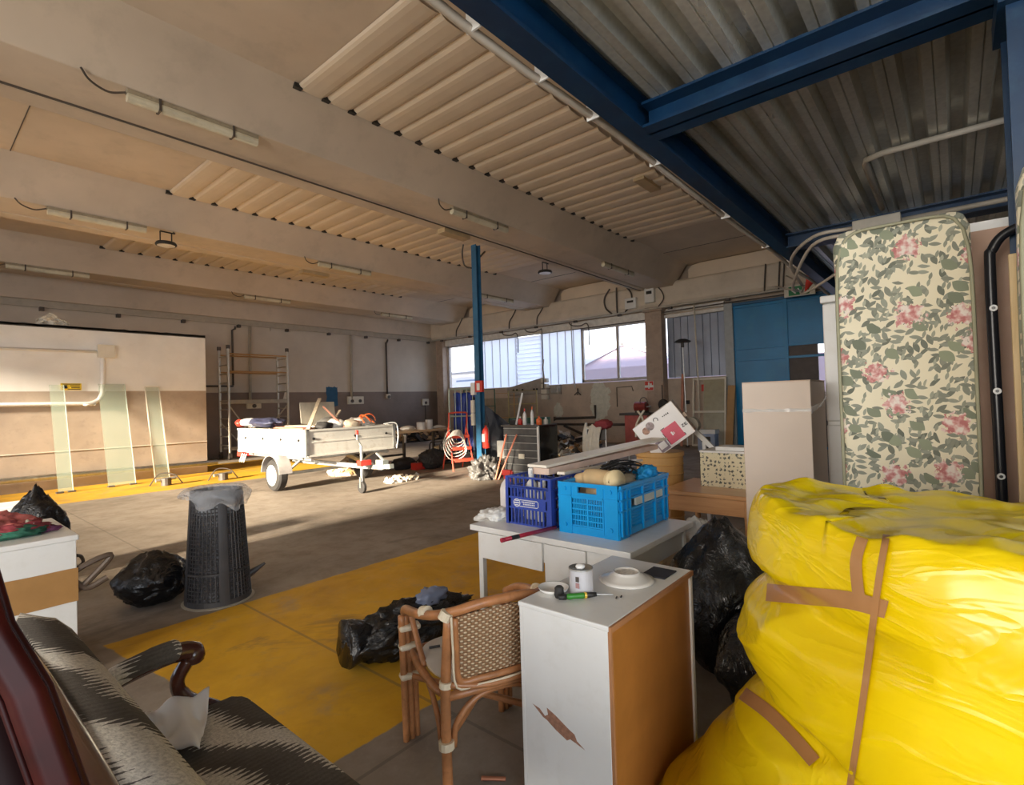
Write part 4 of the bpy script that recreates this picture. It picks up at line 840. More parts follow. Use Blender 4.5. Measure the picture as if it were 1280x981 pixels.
# red cabinet with a motor, pan on the pillar
t = thing('tool_cabinet', 'red metal tool cabinet with a dark worktop below the brown pillar', 'cabinet', (16.0, 7.75, 0)); B().box((0, 0, 0.02), (.55, .82, 1.02)).done('body', mat('faded_red_metal', (.55, .13, .11), .45), t, bevel=.01); B().box((-.06, -.1, 1.02), (.6, .98, 1.1)).done('worktop', M['darkpipe'], t)
B().box((-.012, .02, .08), (0, .40, .98)).done('door', mat('faded_red_door', (.58, .15, .13), .4), t, bevel=.004); B().box((-.012, .42, .08), (0, .80, .98)).done('door', M['red'] if 0 else mat('faded_red_door_b', (.56, .14, .12), .4), t, bevel=.004)
t = thing('motor', 'dark red electric motor on top of the red cabinet', 'motor', (16.2, 8.0, 1.1)); B().cyl((0, -.15, .2), (0, .25, .2), .17, 18).done('housing', mat('dark_red_casting', (.30, .04, .03), .5), t, bevel=.02); B().box((-.15, -.15, 0), (.15, .2, .08)).done('foot', M['darkpipe'], t); B().cyl((0, -.3, .2), (0, -.15, .2), .03, 8).done('shaft', M['galv'], t); B().tube(arc((-.1, -.1, .38), .13, 0, 2*pi, 16, 'yz')[:-1], .015, 6, closed=True).done('ring', M['darkpipe'], t)
t = thing('shovel_blade', 'dark rounded pan hanging beside the brown pillar', 'pan', (16.5, 7.42, 1.35)); B().lathe([(0, 0), (.15, .01), (.19, .06)], 20, M=Matrix.Rotation(radians(90), 4, 'Y')@Matrix.Scale(1, 4)).done('pan', M['black'], t); B().tube([(0, 0, .18), (0, 0, .66)], .02, 6).done('handle', M['darkpipe'], t)
# frame, pole lamp, stick leaning at the right of the pillar
t = thing('window_frame', 'pale wooden window frame with glass leaning beside the blue door', 'frame', (16.45, 5.42, 0.02)); fm = M['cream']; fh, fw = 2.15, 1.0
for y in (0, fw): B().beam((0, y, 0), (.25, y, fh), .05, .06, (1, 0, 0)).done('stile', fm, t)
for z in (.03, 1.08, fh-.03): B().beam((.25*z/fh, 0, z), (.25*z/fh, fw, z), .05, .06).done('rail', fm, t)
B().beam((.0+.01, fw*.35, .03), (.26, fw*.35, fh-.05), fw*.66, .006, (0.99, 0, -.1) if 0 else (1, 0, 0)).done('pane', mat('dusty_olive_glass', (.36, .33, .22), .25), t)
t = thing('pole_lamp', 'thin tall pole with a dark flat head in front of the grey cladding', 'pole', (16.2, 6.50, 0)); B().tube([(0, 0, .04), (0, .05, 3.25)], .02, 8).done('pole', M['galv'], t); B().lathe([(0, .16), (.12, .15), (.26, .08), (.24, .05), (0, .04)], 20, c=(0, .05, 3.27)).done('head', M['black'], t, smooth=True); B().lathe([(0, 0), (.06, 0), (.06, .03), (.03, .05)], 18).done('base', M['darkpipe'], t); B().cyl((0, .05, 3.16), (0, .05, 3.32), .05, 10).done('joint', M['darkpipe'], t)
tag(B().beam((16.45, 6.80, 0), (16.85, 6.84, 2.35), .08, .04).done('wooden_stick', rw, bevel=.004), 'reddish wooden stick leaning on the wall left of the pale frame', 'stick')
tag(B().beam((16.4, 5.2+.1, 0), (16.72, 5.25, 1.9), .22, .04).done('wooden_board', M['kraft'], bevel=.004), 'brown board leaning against the door jamb', 'board')
t = thing('storage_box', 'small blue-grey box with dark window on floor before the pale frame', 'box', (15.2, 5.3, 0)); B().box((0, 0, 0), (.35, .5, .5)).done('box', mat('blue_grey_plastic', (.35, .42, .58), .5), t, bevel=.02); B().box((-.01, .12, .25), (0, .38, .42)).box((-.01, .1, .08), (0, .35, .14)).done('dark_window', M['black'], t); B().box((-.01, -.02, .5), (.34, .5, .62)).done('paper_stack', M['white'], t)
t = thing('wall_switch', 'pair of small red and black wall switches right of the pillar', 'switch', (16.95, 6.2, 1.75)); B().box((-.05, -.06, 0), (.05, .06, .22)).done('red_switch', M['red'], t); B().box((-.05, .5, -.4), (.05, .62, -.28)).done('black_switch', M['black'], t)

# black drawer rack with bottles on top
t = thing('drawer_rack', 'dark grey drawer rack with glossy black side near the crates', 'drawer cabinet', (8.35, 6.42, 0), 0)
dg = mat('dark_grey_drawer', (.085, .085, .085), .5, var=.2); blk = mat('glossy_black_side', (.012, .012, .012), .12)
B().box((.02, 0, 0), (.62, .92, 1.08)).done('carcass', dg, t); B().box((.0, -.03, 0), (.65, -.002, 1.10)).done('side_panel', blk, t); B().box((-.02, -.02, 1.08), (.66, .96, 1.11)).done('top_panel', M['darkpipe'], t); B().box((-.01, -.035, 0), (.02, .01, 1.10)).done('corner_trim', M['white'], t)
for i in range(7): B().box((-.0, .02, .03+i*.148), (.02, .90, .145+i*.148)).done('drawer', dg, t, bevel=.004); B().box((-.008, .02, .147+i*.148), (.02, .90, .157+i*.148)).done('drawer_edge', M['galv'], t)
B().box((-.012, .35, .42), (-.0, .5, .52)).done('sticker', M['cream'], t)
def bottle(x, y, z, r, h, m_, cap_m, lb, sprayer=False, cat='bottle', rz=0.0):
    t = thing('spray_bottle' if sprayer else 'bottle', lb, cat, (x, y, z), rz)
    B().lathe([(0, 0), (r*.9, 0), (r, .02*h), (r, h*.58), (r*.75, h*.70), (r*.3, h*.78), (r*.3, h*.84), (0, h*.84)], 18).done('body', m_, t, smooth=True)
    if sprayer:
        g = B(); g.cyl((0, 0, h*.8), (0, 0, h*.88), r*.42, 12); g.box((-r*.9, -r*.35, h*.88), (r*.55, r*.35, h*1.0)); g.box((-r*1.2, -r*.2, h*.9), (-r*.9, r*.2, h*.97)); g.beam((-r*.5, 0, h*.89), (-r*.85, 0, h*.74), r*.3, r*.18); g.done('sprayer', cap_m, t, bevel=.004)
    else: B().cyl((0, 0, h*.83), (0, 0, h), r*.38, 12).done('cap', cap_m, t)
    return t
zt_ = 1.11
for i, (x, y, r, h, m_, c_, lb) in enumerate(((8.5, 6.98, .05, .17, M['red'], M['white'], 'squat red bottle with white cap, leftmost on the drawer rack'), (8.45, 6.82, .04, .34, M['white'], M['red'], 'slim white bottle with red base on the drawer rack'), (8.5, 6.66, .035, .38, M['white'], M['orange'], 'tall white bottle beside the orange one on the drawer rack'), (8.55, 6.52, .06, .18, M['orange'], M['orange'], 'orange round bottle near the black end of the drawer rack'), (8.75, 6.50, .05, .15, M['cloth'], M['white'], 'small pale bottle behind the orange one on the drawer rack'))): bottle(x, y, zt_, r, h, m_, c_, lb)
tag(B().beam((8.5, 7.1, 1.11), (8.62, 7.0, 1.78), .045, .03).done('white_stick', M['white']), 'white stick standing up at the left end of the drawer rack', 'stick'); tag(B().cbox((8.62, 7.15, 1.16), (.2, .3, .10)).done('small_case', M['rubber'], bevel=.01), 'small dark case at the left rear of the drawer rack', 'case')
for i, (y, dy, lb) in enumerate(((7.2, .0, 'orange broom handle leaning on the left side of the drawer rack'), (7.12, -.2, 'second orange handle slanting right, leaning on the drawer rack'))): tag(B().tube([(7.95, y+.03, 0.02), (8.30, y+dy, .92)], .018, 8).done('broom_handle', mat('orange_red_handle', (.72, .22, .12), .4)), lb, 'handle')
bx('pale_panel', (8.6, 7.5, 0), (8.65, 7.75, .75), M['galv'], 'pale upright panel left of the drawer rack', 'panel')  # plain pale panel with a galvanised finish

# chair with a white cloth, plain frame chair, carved figure on a table
t = thing('metal_chair', 'light metal chair with a cream cloth over its back beyond the crates', 'chair', (9.9, 5.95, 0), radians(200)); 
for (x, y) in ((-.2, -.2), (-.2, .2)): B().tube([(x, y, 0), (x, y, .45)], .014, 6).done('leg', M['galv'], t)
for (x, y) in ((.2, -.2), (.2, .2)): B().tube([(x, y, 0), (x, y, .98)], .014, 6).done('leg', M['galv'], t)
B().box((-.22, -.22, .44), (.22, .22, .47)).done('seat', M['darkpipe'], t, bevel=.01); B().box((.19, -.2, .72), (.22, .2, .96)).done('backrest', M['darkpipe'], t, bevel=.01)
c0 = Vector((9.75, 5.9, 0))
def coat(u, v):
    s = u*2-1; return Vector((9.62-.08*(1-abs(s))+.12*(1-v)*(.3)+.03*sin(v*20), 5.72+.36*v, 1.05-.75*max(0, (1-v*.55))*(1-u)+.04*noise.noise(Vector((u*3, v*9, 2)))))
tag(B().sheet(lambda u, v: Vector((9.66+.05*noise.noise(Vector((v*7, u*2, 1)))-.1*u, 5.70+.42*v+.05*sin(u*3), 1.04-.70*u*(1 if v > .35 else .75)+.03*sin(v*14))), 16, 26, .015).done('draped_cloth', mat('cream_cloth', (.74, .70, .60), .9), smooth=True), 'cream cloth hanging over the back of the metal chair', 'cloth')
tag(B().blob((9.75, 5.72, 1.06), (.16, .2, .10), 4, 61, .3).done('red_cloth', mat('dark_red_cloth', (.28, .04, .05), .8), smooth=True), 'dark red cloth bundled on top of the metal chair back', 'cloth')
bottle(9.9, 6.25, .47, .08, .62, mat('bluish_clear_bottle', (.60, .66, .80), .2), M['white'], 'large bluish water bottle standing on the metal chair')
t = thing('metal_stool', 'low metal frame stool left of the cloth-covered chair', 'stool', (9.3, 6.25, 0))
for (x, y) in ((-.18, -.18), (-.18, .18), (.18, -.18), (.18, .18)): B().tube([(x, y, 0), (x*.9, y*.9, .44)], .014, 6).done('leg', M['galv'], t)
B().tube([(-.17, -.17, .44), (-.17, .17, .44), (.17, .17, .44), (.17, -.17, .44)], .016, 6, closed=True).done('seat_rim', M['galv'], t)
t = thing('side_table', 'small low table covered in white papers beneath the carved figure', 'table', (10.2, 4.95, 0)); B().box((-.3, -.35, .5), (.3, .35, .54)).done('table_top', M['white'], t)
for (x, y) in ((-.25, -.3), (-.25, .3), (.25, -.3), (.25, .3)): B().tube([(x, y, 0), (x, y, .5)], .018, 6).done('leg', M['galv'], t)
for i, (dx, dy, z) in enumerate(((0, .12, .54), (.03, .02, .60), (-.03, -.12, .66))): tag(B().cbox((10.15+dx, 4.95+dy, z+.03), (.3, .42, .058), rot=Matrix.Rotation(.2*i, 3, 'Z')).done('paper_stack', (M['white'], M['cloth'], M['cream'])[i], bevel=.006), ('lowest white paper stack under the carved figure', 'middle pale paper stack under the carved figure', 'topmost cream paper stack beside the carved figure')[i], 'papers')
t = thing('figurine', 'brown and cream carved figure standing on the paper-covered table', 'figurine', (10.3, 5.1, .72)); B().tube(smoothpath([(0, .02, 0), (0, .0, .2), (0, .04, .38), (0, .02, .5)]), [.10]*6+[.08]*6+[.05]*6+[.03], 12).done('body', mat('dark_carved_wood', (.22, .12, .06), .6), t, smooth=True)
B().tube(smoothpath([(-.08, .12, .05), (-.09, .1, .3), (-.07, .0, .5), (-.05, -.08, .62)]), .022, 8).done('raised_limb', M['cream'], t, smooth=True); B().tube(smoothpath([(-.08, -.06, .0), (-.09, -.07, .3), (-.06, -.02, .48), (-.04, .08, .6)]), .022, 8).done('raised_limb', M['cream'], t, smooth=True)
# ---------------------------------------------------------------- foreground, left side
def Pz(px, py, z): return onz(px, py, z)
# waste basket of dark plastic lattice with a clear liner
t = thing('waste_basket', 'tall dark lattice waste basket lined with a clear plastic bag', 'basket', (1.78, 4.83, 0)); dk = mat('dark_grey_plastic', (.055, .055, .06), .45, var=.15); bh = .93
rad = lambda z: .245-.055*z/bh
g = B(); nV = 44
for k in range(nV):
    a = 2*pi*k/nV; g.tube([(rad(z)*cos(a), rad(z)*sin(a), z) for z in (.02, .4, bh-.1)], .005, 4)
for i in range(27): z = .05+i*.031; g.tube([(rad(z)*cos(a), rad(z)*sin(a), z) for a in [2*pi*k/30 for k in range(30)]], .0045, 4, closed=True)
g.done('lattice', dk, t)
def ring(z0, z1, o=.006): return B().lathe([(rad(z0)+o, z0), (rad(z1)+o, z1), (rad(z1)-.006, z1), (rad(z0)-.006, z0), (rad(z0)+o, z0)], 40)
ring(.0, .05).done('base_ring', dk, t, smooth=False); ring(.82, .93).done('top_band', dk, t)
ring(.26, .275, .012).done('hoop', dk, t)
for a0 in (-1.9, -.55, 1.2, 2.9):
    B().sheet(lambda u, v: Vector((rad(v*bh)+.007, 0, 0)) if 0 else Vector(((rad(v*.9)+.008)*cos(a0+.30*u), (rad(v*.9)+.008)*sin(a0+.30*u), .02+v*.88)), 4, 6, .006).done('stiff_panel', dk, t)
B().lathe([(.27, 0), (.275, .008), (.24, .012)], 40).done('foot_ring', M['greypipe'], t)
B().cyl((.2, -.08, .16), (.34, -.12, .24), .035, 10, .01).done('handle', dk, t)
lin_m = M['clearbag']
def liner(u, v):
    a = 2*pi*u; n_ = noise.noise(Vector((cos(a)*2.2, sin(a)*2.2, v*2)))
    if v < .4: r = rad(bh)-.012-.05*(.4-v); z = .72+.24*v/.4
    else:
        q = (v-.4)/.6; r = rad(bh)+.012+.05*sin(pi*min(1, q*1.1))+.035*q*(1+n_); z = .96-(.12+.07*n_+.05*cos(a+1))*q
    r += .012*noise.noise(Vector((cos(a)*9, sin(a)*9, v*5))); return Vector((r*cos(a), r*sin(a), z))
B().sheet(liner, 72, 14).done('plastic_liner', lin_m, t, smooth=True)
B().sheet(lambda u, v: Vector(((rad(.05+.72*v)-.02-.02*abs(noise.noise(Vector((cos(2*pi*u)*5, sin(2*pi*u)*5, v*6)))))*cos(2*pi*u), (rad(.05+.72*v)-.02)*sin(2*pi*u), .04+.70*v)), 60, 16).done('inner_liner', plastic_bag('dark_inner_film', (.09, .09, .10), .15, .9), t, smooth=True)
def binbag(name, c, r, seed, lb, m_='blackbag', top=True, sub=5, cat='bin bag', amp=.13, crease=.065, group=None):
    t = thing(name, lb, cat, (c[0], c[1], c[2] if len(c) > 2 else 0), 0, group)
    def shp(q):
        k = max(0, q.z/(r[2])) ; s = 1-.45*k**2; return Vector((q.x*s, q.y*s, q.z))
    B().blob((0, 0, r[2]*.93), r, sub, seed, amp, 2.0, crease, 4.2, flat=-r[2]*.9, shape=shp).done('bag_body', M[m_], t, smooth=True)
    if top:
        g = B()
        g.lathe([(r[0]*.20, r[2]*1.72), (r[0]*.10, r[2]*1.9), (r[0]*.16, r[2]*2.0), (r[0]*.26, r[2]*2.14), (r[0]*.1, r[2]*2.05)], 18)
        for v in g.bm.verts: v.co += Vector((noise.noise(v.co*14), noise.noise(v.co*14+Vector((5, 0, 0))), 0))*r[0]*.12
        g.done('tied_neck', M[m_], t, smooth=True)
    return t
binbag('bin_bag', (1.42, 5.24), (.28, .25, .22), 3, 'glossy black bin bag slumped against the lattice waste basket', top=False)

# tall white cabinet bound with brown tape, at the left edge
t = thing('white_cabinet', 'white bedside cabinet bound with brown tape at the left edge', 'cabinet', (.10, 4.12, 0)); ww, dd, hh = .62, .82, .87
B().box((0, 0, .0), (ww, dd, hh-.035)).done('body', M['white'], t, bevel=.004); B().box((-.01, -.012, hh-.035), (ww+.012, dd+.01, hh)).done('top_board', M['white'], t, bevel=.008)
def wob_strip(z0, z1, seed, x1=ww): 
    g = B(); loop = [(-.004, -.004), (ww+.004, -.004), (ww+.004, dd+.004), (-.004, dd+.004)]
    def fn(u, v):
        s = u*4 % 4; i = int(s) % 4; f = s-int(s); a, b = loop[i], loop[(i+1) % 4]
        return Vector((a[0]+(b[0]-a[0])*f, a[1]+(b[1]-a[1])*f, z0+(z1-z0)*v+.012*noise.noise(Vector((u*9, 0, seed)))))
    g.sheet(lambda u, v: fn(min(u, .99999), v), 48, 2, -.002); return g
wob_strip(.47, .67, 1).done('tape_band', M['tape'], t)
g = B(); g.tube(smoothpath([(ww, .2, .60), (ww+.05, .12, .66), (ww+.03, .05, .72), (ww, .02, .74)]), .01, 6); g.done('cable', M['darkpipe'], t)
g = B(); g.tube(smoothpath([(ww-.02, .05, .5), (ww+.06, .02, .57), (ww+.17, 0, .70), (ww+.08, .0, .69), (ww-.02, .03, .62), (ww+.05, .02, .53), (ww+.15, 0, .57)]), .018, 8); g.done('leather_handle', mat('dark_leather_strap', (.10, .07, .05), .5), t)
B().box((ww-.002, .03, .12), (ww+.02, .07, .17)).done('hinge', M['white'], t, bevel=.003)
t = thing('folded_cloths', 'red, green and cream patterned cloths heaped on the white cabinet', 'cloth', (.42, 4.42, hh))
for i, (x, y, rx, ry, rz_, c_) in enumerate(((.0, 0, .2, .13, .06, (.30, .05, .06)), (-.04, .02, .17, .12, .085, (.52, .14, .12)), (.05, -.05, .14, .1, .045, (.03, .14, .09)), (.1, -.03, .07, .06, .05, (.75, .70, .52)), (.2, -.02, .07, .035, .022, (.20, .06, .14)), (-.08, -.07, .12, .06, .04, (.05, .11, .08)))):
    B().blob((x, y, rz_*.75), (rx, ry, rz_), 4, 70+i, .25, 3, .2, flat=-rz_*.7).done('cloth_fold', mat('patterned_cloth_%d' % i, c_, .85, var=.5, scale=22), t, smooth=True)
binbag('bin_bag', (.80, 6.05), (.24, .22, .50), 11, 'black bin bag rising behind the white taped cabinet', top=False)
bx('low_counter', (-.3, 6.6, 0), (.86, 7.0, .78), M['white'], 'low white counter end behind the black bin bag at the left border', 'counter')

# two-seat settee with flame-pattern upholstery
def flame():
    s = NT('flame_pattern_upholstery'); co = s.co(); x, y, z = s.xyz(co)
    yz = s.math('ADD', y, z)
    saw = s.math('PINGPONG', yz, .011)
    jit = s.math('MULTIPLY', s.math('SUBTRACT', s.noise(22, 2, .5, co), .5), .10)
    yy = s.math('ADD', s.math('MULTIPLY_ADD', yz, .55, x), s.math('ADD', s.math('MULTIPLY', saw, 5.5), jit))
    wv = s.math('ADD', yy, s.math('MULTIPLY', s.math('SINE', s.math('MULTIPLY', yz, 14.0)), .035))
    f = s.math('FRACT', s.math('MULTIPLY', wv, 3.1)); n = s.noise(120, 3, .7, co)
    f2 = s.math('ADD', f, s.math('MULTIPLY', s.math('SUBTRACT', n, .5), .12))
    col = s.ramp(f2, [(0, (.10, .09, .08)), (.36, (.16, .145, .13)), (.44, (.14, .125, .115)), (.455, (.78, .74, .66)), (.90, (.70, .66, .58)), (.915, (.11, .10, .09))], 'LINEAR')
    col = s.mix(s.ramp(n, [(.35, .4), (.6, 0.0)]), col, (.08, .07, .06)); s.set(Base_Color=col, Roughness=1.0, Specular_IOR_Level=.1); s.bump(n, .5, .004); return s.m
fl = flame(); dw = wood('dark_mahogany', (.045, .012, .008), (.10, .028, .016), 3, .25, coat=.4)
t = thing('settee', 'wooden settee with grey and cream zigzag upholstery in the near left corner', 'settee', (.35, .55, 0))
g = B()
def seatf(u, v):   # rounded cushion
    x = .02+.60*u; y = 1.82*v; ex = min(u, 1-u); ey = min(v, 1-v); d_ = min(1, ex/.14)*min(1, ey/.07); d_ = sqrt(max(0, 1-(1-d_)**2))
    return Vector((x, y, .30+.145*d_+.02*sin(pi*u)*sin(pi*v)))
g.sheet(seatf, 28, 44, .10); g.done('seat_cushion', fl, t, smooth=True)
B().box((.03, .02, .22), (.60, 1.80, .31)).done('seat_rail', dw, t, bevel=.02)
for (x, y) in ((.08, .08), (.08, 1.72), (.55, .08), (.55, 1.72)): B().tube([(x, y, .0), (x, y, .12), (x, y, .24)], [.02, .028, .035], 10).done('leg', dw, t)
def backf(u, v):
    z = .36+.54*u; x = .08-.20*u; d_ = min(1, min(u, 1-u)/.1)*min(1, min(v, 1-v)/.05); d_ = sqrt(max(0, 1-(1-d_)**2)); return Vector((x+.07*d_, 1.80*v, z+.01*d_))
B().sheet(backf, 20, 40, .07).done('back_cushion', fl, t, smooth=True)
B().tube(smoothpath([(-.12, -.0, .90), (-.125, .5, .94), (-.125, 1.3, .94), (-.12, 1.81, .90)]), .035, 12).done('top_rail', dw, t, smooth=True)
for y in (-.0, 1.81): B().tube(smoothpath([(.08, y, .25), (.0, y, .55), (-.12, y, .90)]), .028, 10).done('back_post', dw, t, smooth=True)
for y in (0.03, 1.80):
    B().tube(smoothpath([(.0, y, .57), (.10, y, .62), (.24, y, .65), (.36, y, .66), (.415, y, .645), (.42, y, .60)]), [.03]*6+[.034]*12+[.036]*6+[.04]*4+[.036]*2+[.028], 12).done('arm_rest', dw, t, smooth=True)
    B().tube(smoothpath([(.40, y, .62), (.36, y, .55), (.39, y, .47), (.50, y, .38), (.56, y, .30)]), [.026]*10+[.03]*14+[.034], 12).done('arm_support', dw, t, smooth=True)
    g = B(); g.tube(smoothpath([(.03, y, .595), (.16, y, .645), (.28, y, .668), (.37, y, .672)]), [.034]*6+[.040]*6+[.042]*6+[.032], 14); g.done('arm_pad', fl, t, smooth=True)
def napkin(u, v):
    p = Pz(158, 936, .46)*(1-u)*(1-v)+Pz(190, 893, .47)*(1-u)*v+Pz(250, 950, .46)*u*(1-v)+Pz(262, 878, .47)*u*v
    return p+Vector((0, 0, .03+.05*noise.noise(Vector((u*3, v*3, 4)))+.05*max(0, v-.5)*u+.02*sin(u*9+v*4)))
tag(B().sheet(napkin, 24, 24, .004).done('white_napkin', mat('white_linen', (.90, .89, .87), .9, var=.03), smooth=True), 'crumpled white cloth lying on the settee seat by its arm', 'cloth')
# dark red lacquered board of a chair back close to the camera on the left
t = thing('lacquered_headboard', 'dark red lacquered wooden board leaning in the extreme left foreground', 'headboard', (0, 0, 0)); rl = mat('dark_red_lacquer', (.040, .004, .003), .40, var=.6, scale=5, Specular_IOR_Level=.2)
pp = [(.080, 1.13, 1.50), (.088, 1.13, 1.42), (.112, 1.10, 1.29), (.150, 1.07, 1.19), (.186, 1.035, 1.03), (.225, 1.0, .70), (.25, .98, .02)]
def board(u, v):
    i = u*(len(pp)-1); k = min(len(pp)-2, int(i)); f = i-k; a = Vector(pp[k]); b = Vector(pp[k+1]); p = a+(b-a)*f
    return p+Vector((-.32*v, .05*v+.0, .0))
B().sheet(lambda u, v: board(u, .12+.88*v)+Vector((0, .012, 0)), 24, 8, .03).done('board', mat('shaded_red_wood', (.012, .003, .003), .5, Specular_IOR_Level=.15), t, smooth=True)  # near-black body: the shade over this part is put into its colour
B().sheet(lambda u, v: board(u, .14*v), 40, 3, .035).done('edge_band', rl, t, smooth=True)
B().tube([Vector(p)+Vector((-.0, -.004, 0)) for p in pp], .007, 10).done('edge_moulding', rl, t, smooth=True)
B().tube([Vector(p)+Vector((-.052, -.006, 0)) for p in pp], .006, 8).done('inner_moulding', rl, t, smooth=True)

# ---------------------------------------------------------------- centre: table, crates and their load
t = thing('white_table', 'white laminate table with drawer fronts carrying the two blue crates', 'table', (2.61, 1.39, 0)); wt = M['white']
B().box((0, 0, .712), (.90, 1.24, .75)).done('table_top', wt, t, bevel=.004); B().box((.3, 1.16, .685), (.86, 1.50, .712)).done('extension_leaf', wt, t, bevel=.004)
B().box((.032, .075, .58), (.05, 1.145, .711)).box((.84, .075, .58), (.858, 1.145, .711)).box((.075, .042, .58), (.805, .06, .711)).box((.075, 1.16, .58), (.805, 1.178, .684)).done('apron', wt, t, bevel=.003)
B().box((.012, .30, .47), (.03, .60, .705)).box((.012, .62, .53), (.03, 1.15, .705)).done('drawer_front', wt, t, bevel=.003)
for (x, y) in ((.05, .05), (.05, 1.17), (.83, .05), (.83, 1.17)): B().box((x-.02, y-.02, 0), (x+.02, y+.02, .70)).done('leg', wt, t, bevel=.004)
# light blue slotted crate
cb = NT('bright_blue_plastic'); cb.set(Base_Color=cb.ramp(cb.noise(4), [(.3, (.003, .27, .66)), (.7, (.006, .36, .80))]), Roughness=.3, Specular_IOR_Level=.5); cb = cb.m
t = thing('slotted_crate', 'bright blue slotted plastic crate nearest the table corner', 'crate', (2.80, 1.56, .75)); cx, cy, ch = .68, .43, .325
def lattice_x(g, x, y0, y1, z0, z1, ny, nz, t_=.006, n_out=-1):
    for i in range(ny+1): y = y0+(y1-y0)*i/ny; g.box((x-.004, y-t_/2, z0), (x+.004, y+t_/2, z1))
    for k in range(nz+1): z = z0+(z1-z0)*k/nz; g.box((x-.005, y0, z-t_*.75), (x+.005, y1, z+t_*.75))
def lattice_y(g, y, x0, x1, z0, z1, nx, nz, t_=.006):
    for i in range(nx+1): x = x0+(x1-x0)*i/nx; g.box((x-t_/2, y-.004, z0), (x+t_/2, y+.004, z1))
    for k in range(nz+1): z = z0+(z1-z0)*k/nz; g.box((x0, y-.005, z-t_*.75), (x1, y+.005, z+t_*.75))
for (x, nm) in ((0, 'end_panel'), (cx, 'end_panel')):
    g = B(); lattice_x(g, x, .099, .210, .055, .23, 9, 5); lattice_x(g, x, .220, .331, .055, .23, 9, 5); g.box((x-.0065, .2085, .05), (x+.0065, .2215, .235))
    g.box((x-.008, .0, .0), (x+.008, .095, ch)); g.box((x-.008, .335, .0), (x+.008, cy, ch)); g.box((x-.008, .095, .012), (x+.008, .335, .05)); g.box((x-.008, .095, .235), (x+.008, .335, .262)); g.box((x-.008, .095, .300), (x+.008, .335, ch)); g.box((x-.008, .095, .262), (x+.008, .145, .30)); g.box((x-.008, .285, .262), (x+.008, .335, .30))
    g.box((x-.012, .095, 0.02), (x+.012, .102, .30)); g.box((x-.012, .328, 0.02), (x+.012, .335, .30)); g.box((x-.012, .0, .235), (x+.012, .43, .243))
    o = g.done(nm, cb, t)
    for (yy, zz) in ((.05, .285), (.38, .285), (.05, .055), (.38, .055)): B().cyl((x-.008, yy, zz), (x-.016, yy, zz), .014, 12).done('boss', cb, o)
for (y, nm) in ((0, 'side_panel'), (cy, 'side_panel')):
    g = B()
    for a in (.13, .30, .48): lattice_y(g, y, a, a+.16, .05, .17, 18, 6, .004)
    for a in (.13, .30, .48): lattice_y(g, y, a, a+.16, .245, .29, 18, 2, .004)
    for xx in (.02, .075, .12, .295, .47, .60, .655): g.box((xx-.007, y-.02, .02), (xx+.007, y+.012, ch))
    for zz in (.17, .235, .295): g.box((.0, y-.018, zz-.006), (cx, y+.01, zz+.006))
    g.box((0, y-.006, .0), (.12, y+.006, ch)); g.box((.645, y-.006, 0), (cx, y+.006, ch)); g.box((.12, y-.01, .012), (.65, y+.01, .05)); g.box((0, y-.022, ch-.02), (cx, y+.008, ch))
    g.done(nm, cb, t)
B().box((.20, -.014, .180), (.59, .0, .23)).done('label_plate', mat('greyish_label', (.62, .66, .60), .5), t)
g = B(); g.box((.01, .01, .015), (cx-.01, cy-.01, .025)); g.box((.0, .02, 0), (.22, cy-.02, .016)); g.box((cx-.22, .02, 0), (cx, cy-.02, .016)); g.done('base', cb, t)
# dark blue bottle crate
mb = mat('milk_crate_blue', (.035, .07, .36), .32, var=.15); t = thing('bottle_crate', 'dark blue barred bottle crate with an oval emblem plate', 'crate', (2.80, 2.06, .75)); mx_, my_, mh = .45, .37, .33
def bars(g, f, L_, n_, zs):
    for i in range(n_+1):
        q = L_*i/n_
        for (z0, z1) in zs: f(g, q-.005, q+.005, z0, z1)
for x in (0, mx_):
    g = B(); bars(g, lambda g, a, b, z0, z1: g.box((x-.005, a, z0), (x+.005, b, z1)), my_, 12, ((0, .11), (.19, .26))); bars(g, lambda g, a, b, z0, z1: g.box((x-.005, a, z0), (x+.005, b, z1)), my_, 5, ((.25, mh),))
    for z in (0.006, .115, .185, .255, .262, mh-.004): g.box((x-.007, 0, z-.006), (x+.007, my_, z+.006))
    g.box((x-.006, .04, .115), (x+.006, my_-.03, .185)); g.done('end_grid', mb, t)
for y in (0, my_):
    g = B(); bars(g, lambda g, a, b, z0, z1: g.box((a, y-.005, z0), (b, y+.005, z1)), mx_, 10, ((0, mh),))
    for z in (0.006, .12, .19, .255, mh-.004): g.box((0, y-.007, z-.006), (mx_, y+.007, z+.006))
    g.done('side_grid', mb, t)
for (x, y) in ((0, 0), (mx_, 0), (0, my_), (mx_, my_)): B().box((x-.012, y-.012, 0), (x+.012, y+.012, mh)).box((x-.014 if x == 0 else x-.02, y-.012 if y else y-.014, 0), (x+.02 if x == 0 else x+.014, y+.012 if y else y+.02, .25)).done('corner', mb, t)
B().box((.01, .01, .004), (mx_-.01, my_-.01, .014)).done('base', mb, t)
g = B(); x = -.0075
g.tube([(x, .285+.028*cos(a), .150+.026*sin(a)) for a in [2*pi*k/20 for k in range(20)]], .003, 4, closed=True)
g.box((x-.001, .262, .146), (x+.001, .308, .154)); g.box((x-.001, .27, .162), (x+.001, .30, .168)); g.box((x-.001, .27, .132), (x+.001, .30, .138))
g.tube([(x, .26, .172), (x, .11, .172), (x, .10, .165), (x, .10, .135), (x, .11, .128), (x, .26, .128)], .003, 4)
for (a, b, z) in ((.13, .245, .158), (.13, .23, .143)):
    yy = a
    while yy < b: g.box((x-.001, yy, z-.004), (x+.001, yy+.008, z+.005)); yy += .013
g.done('emblem', M['white'], t)
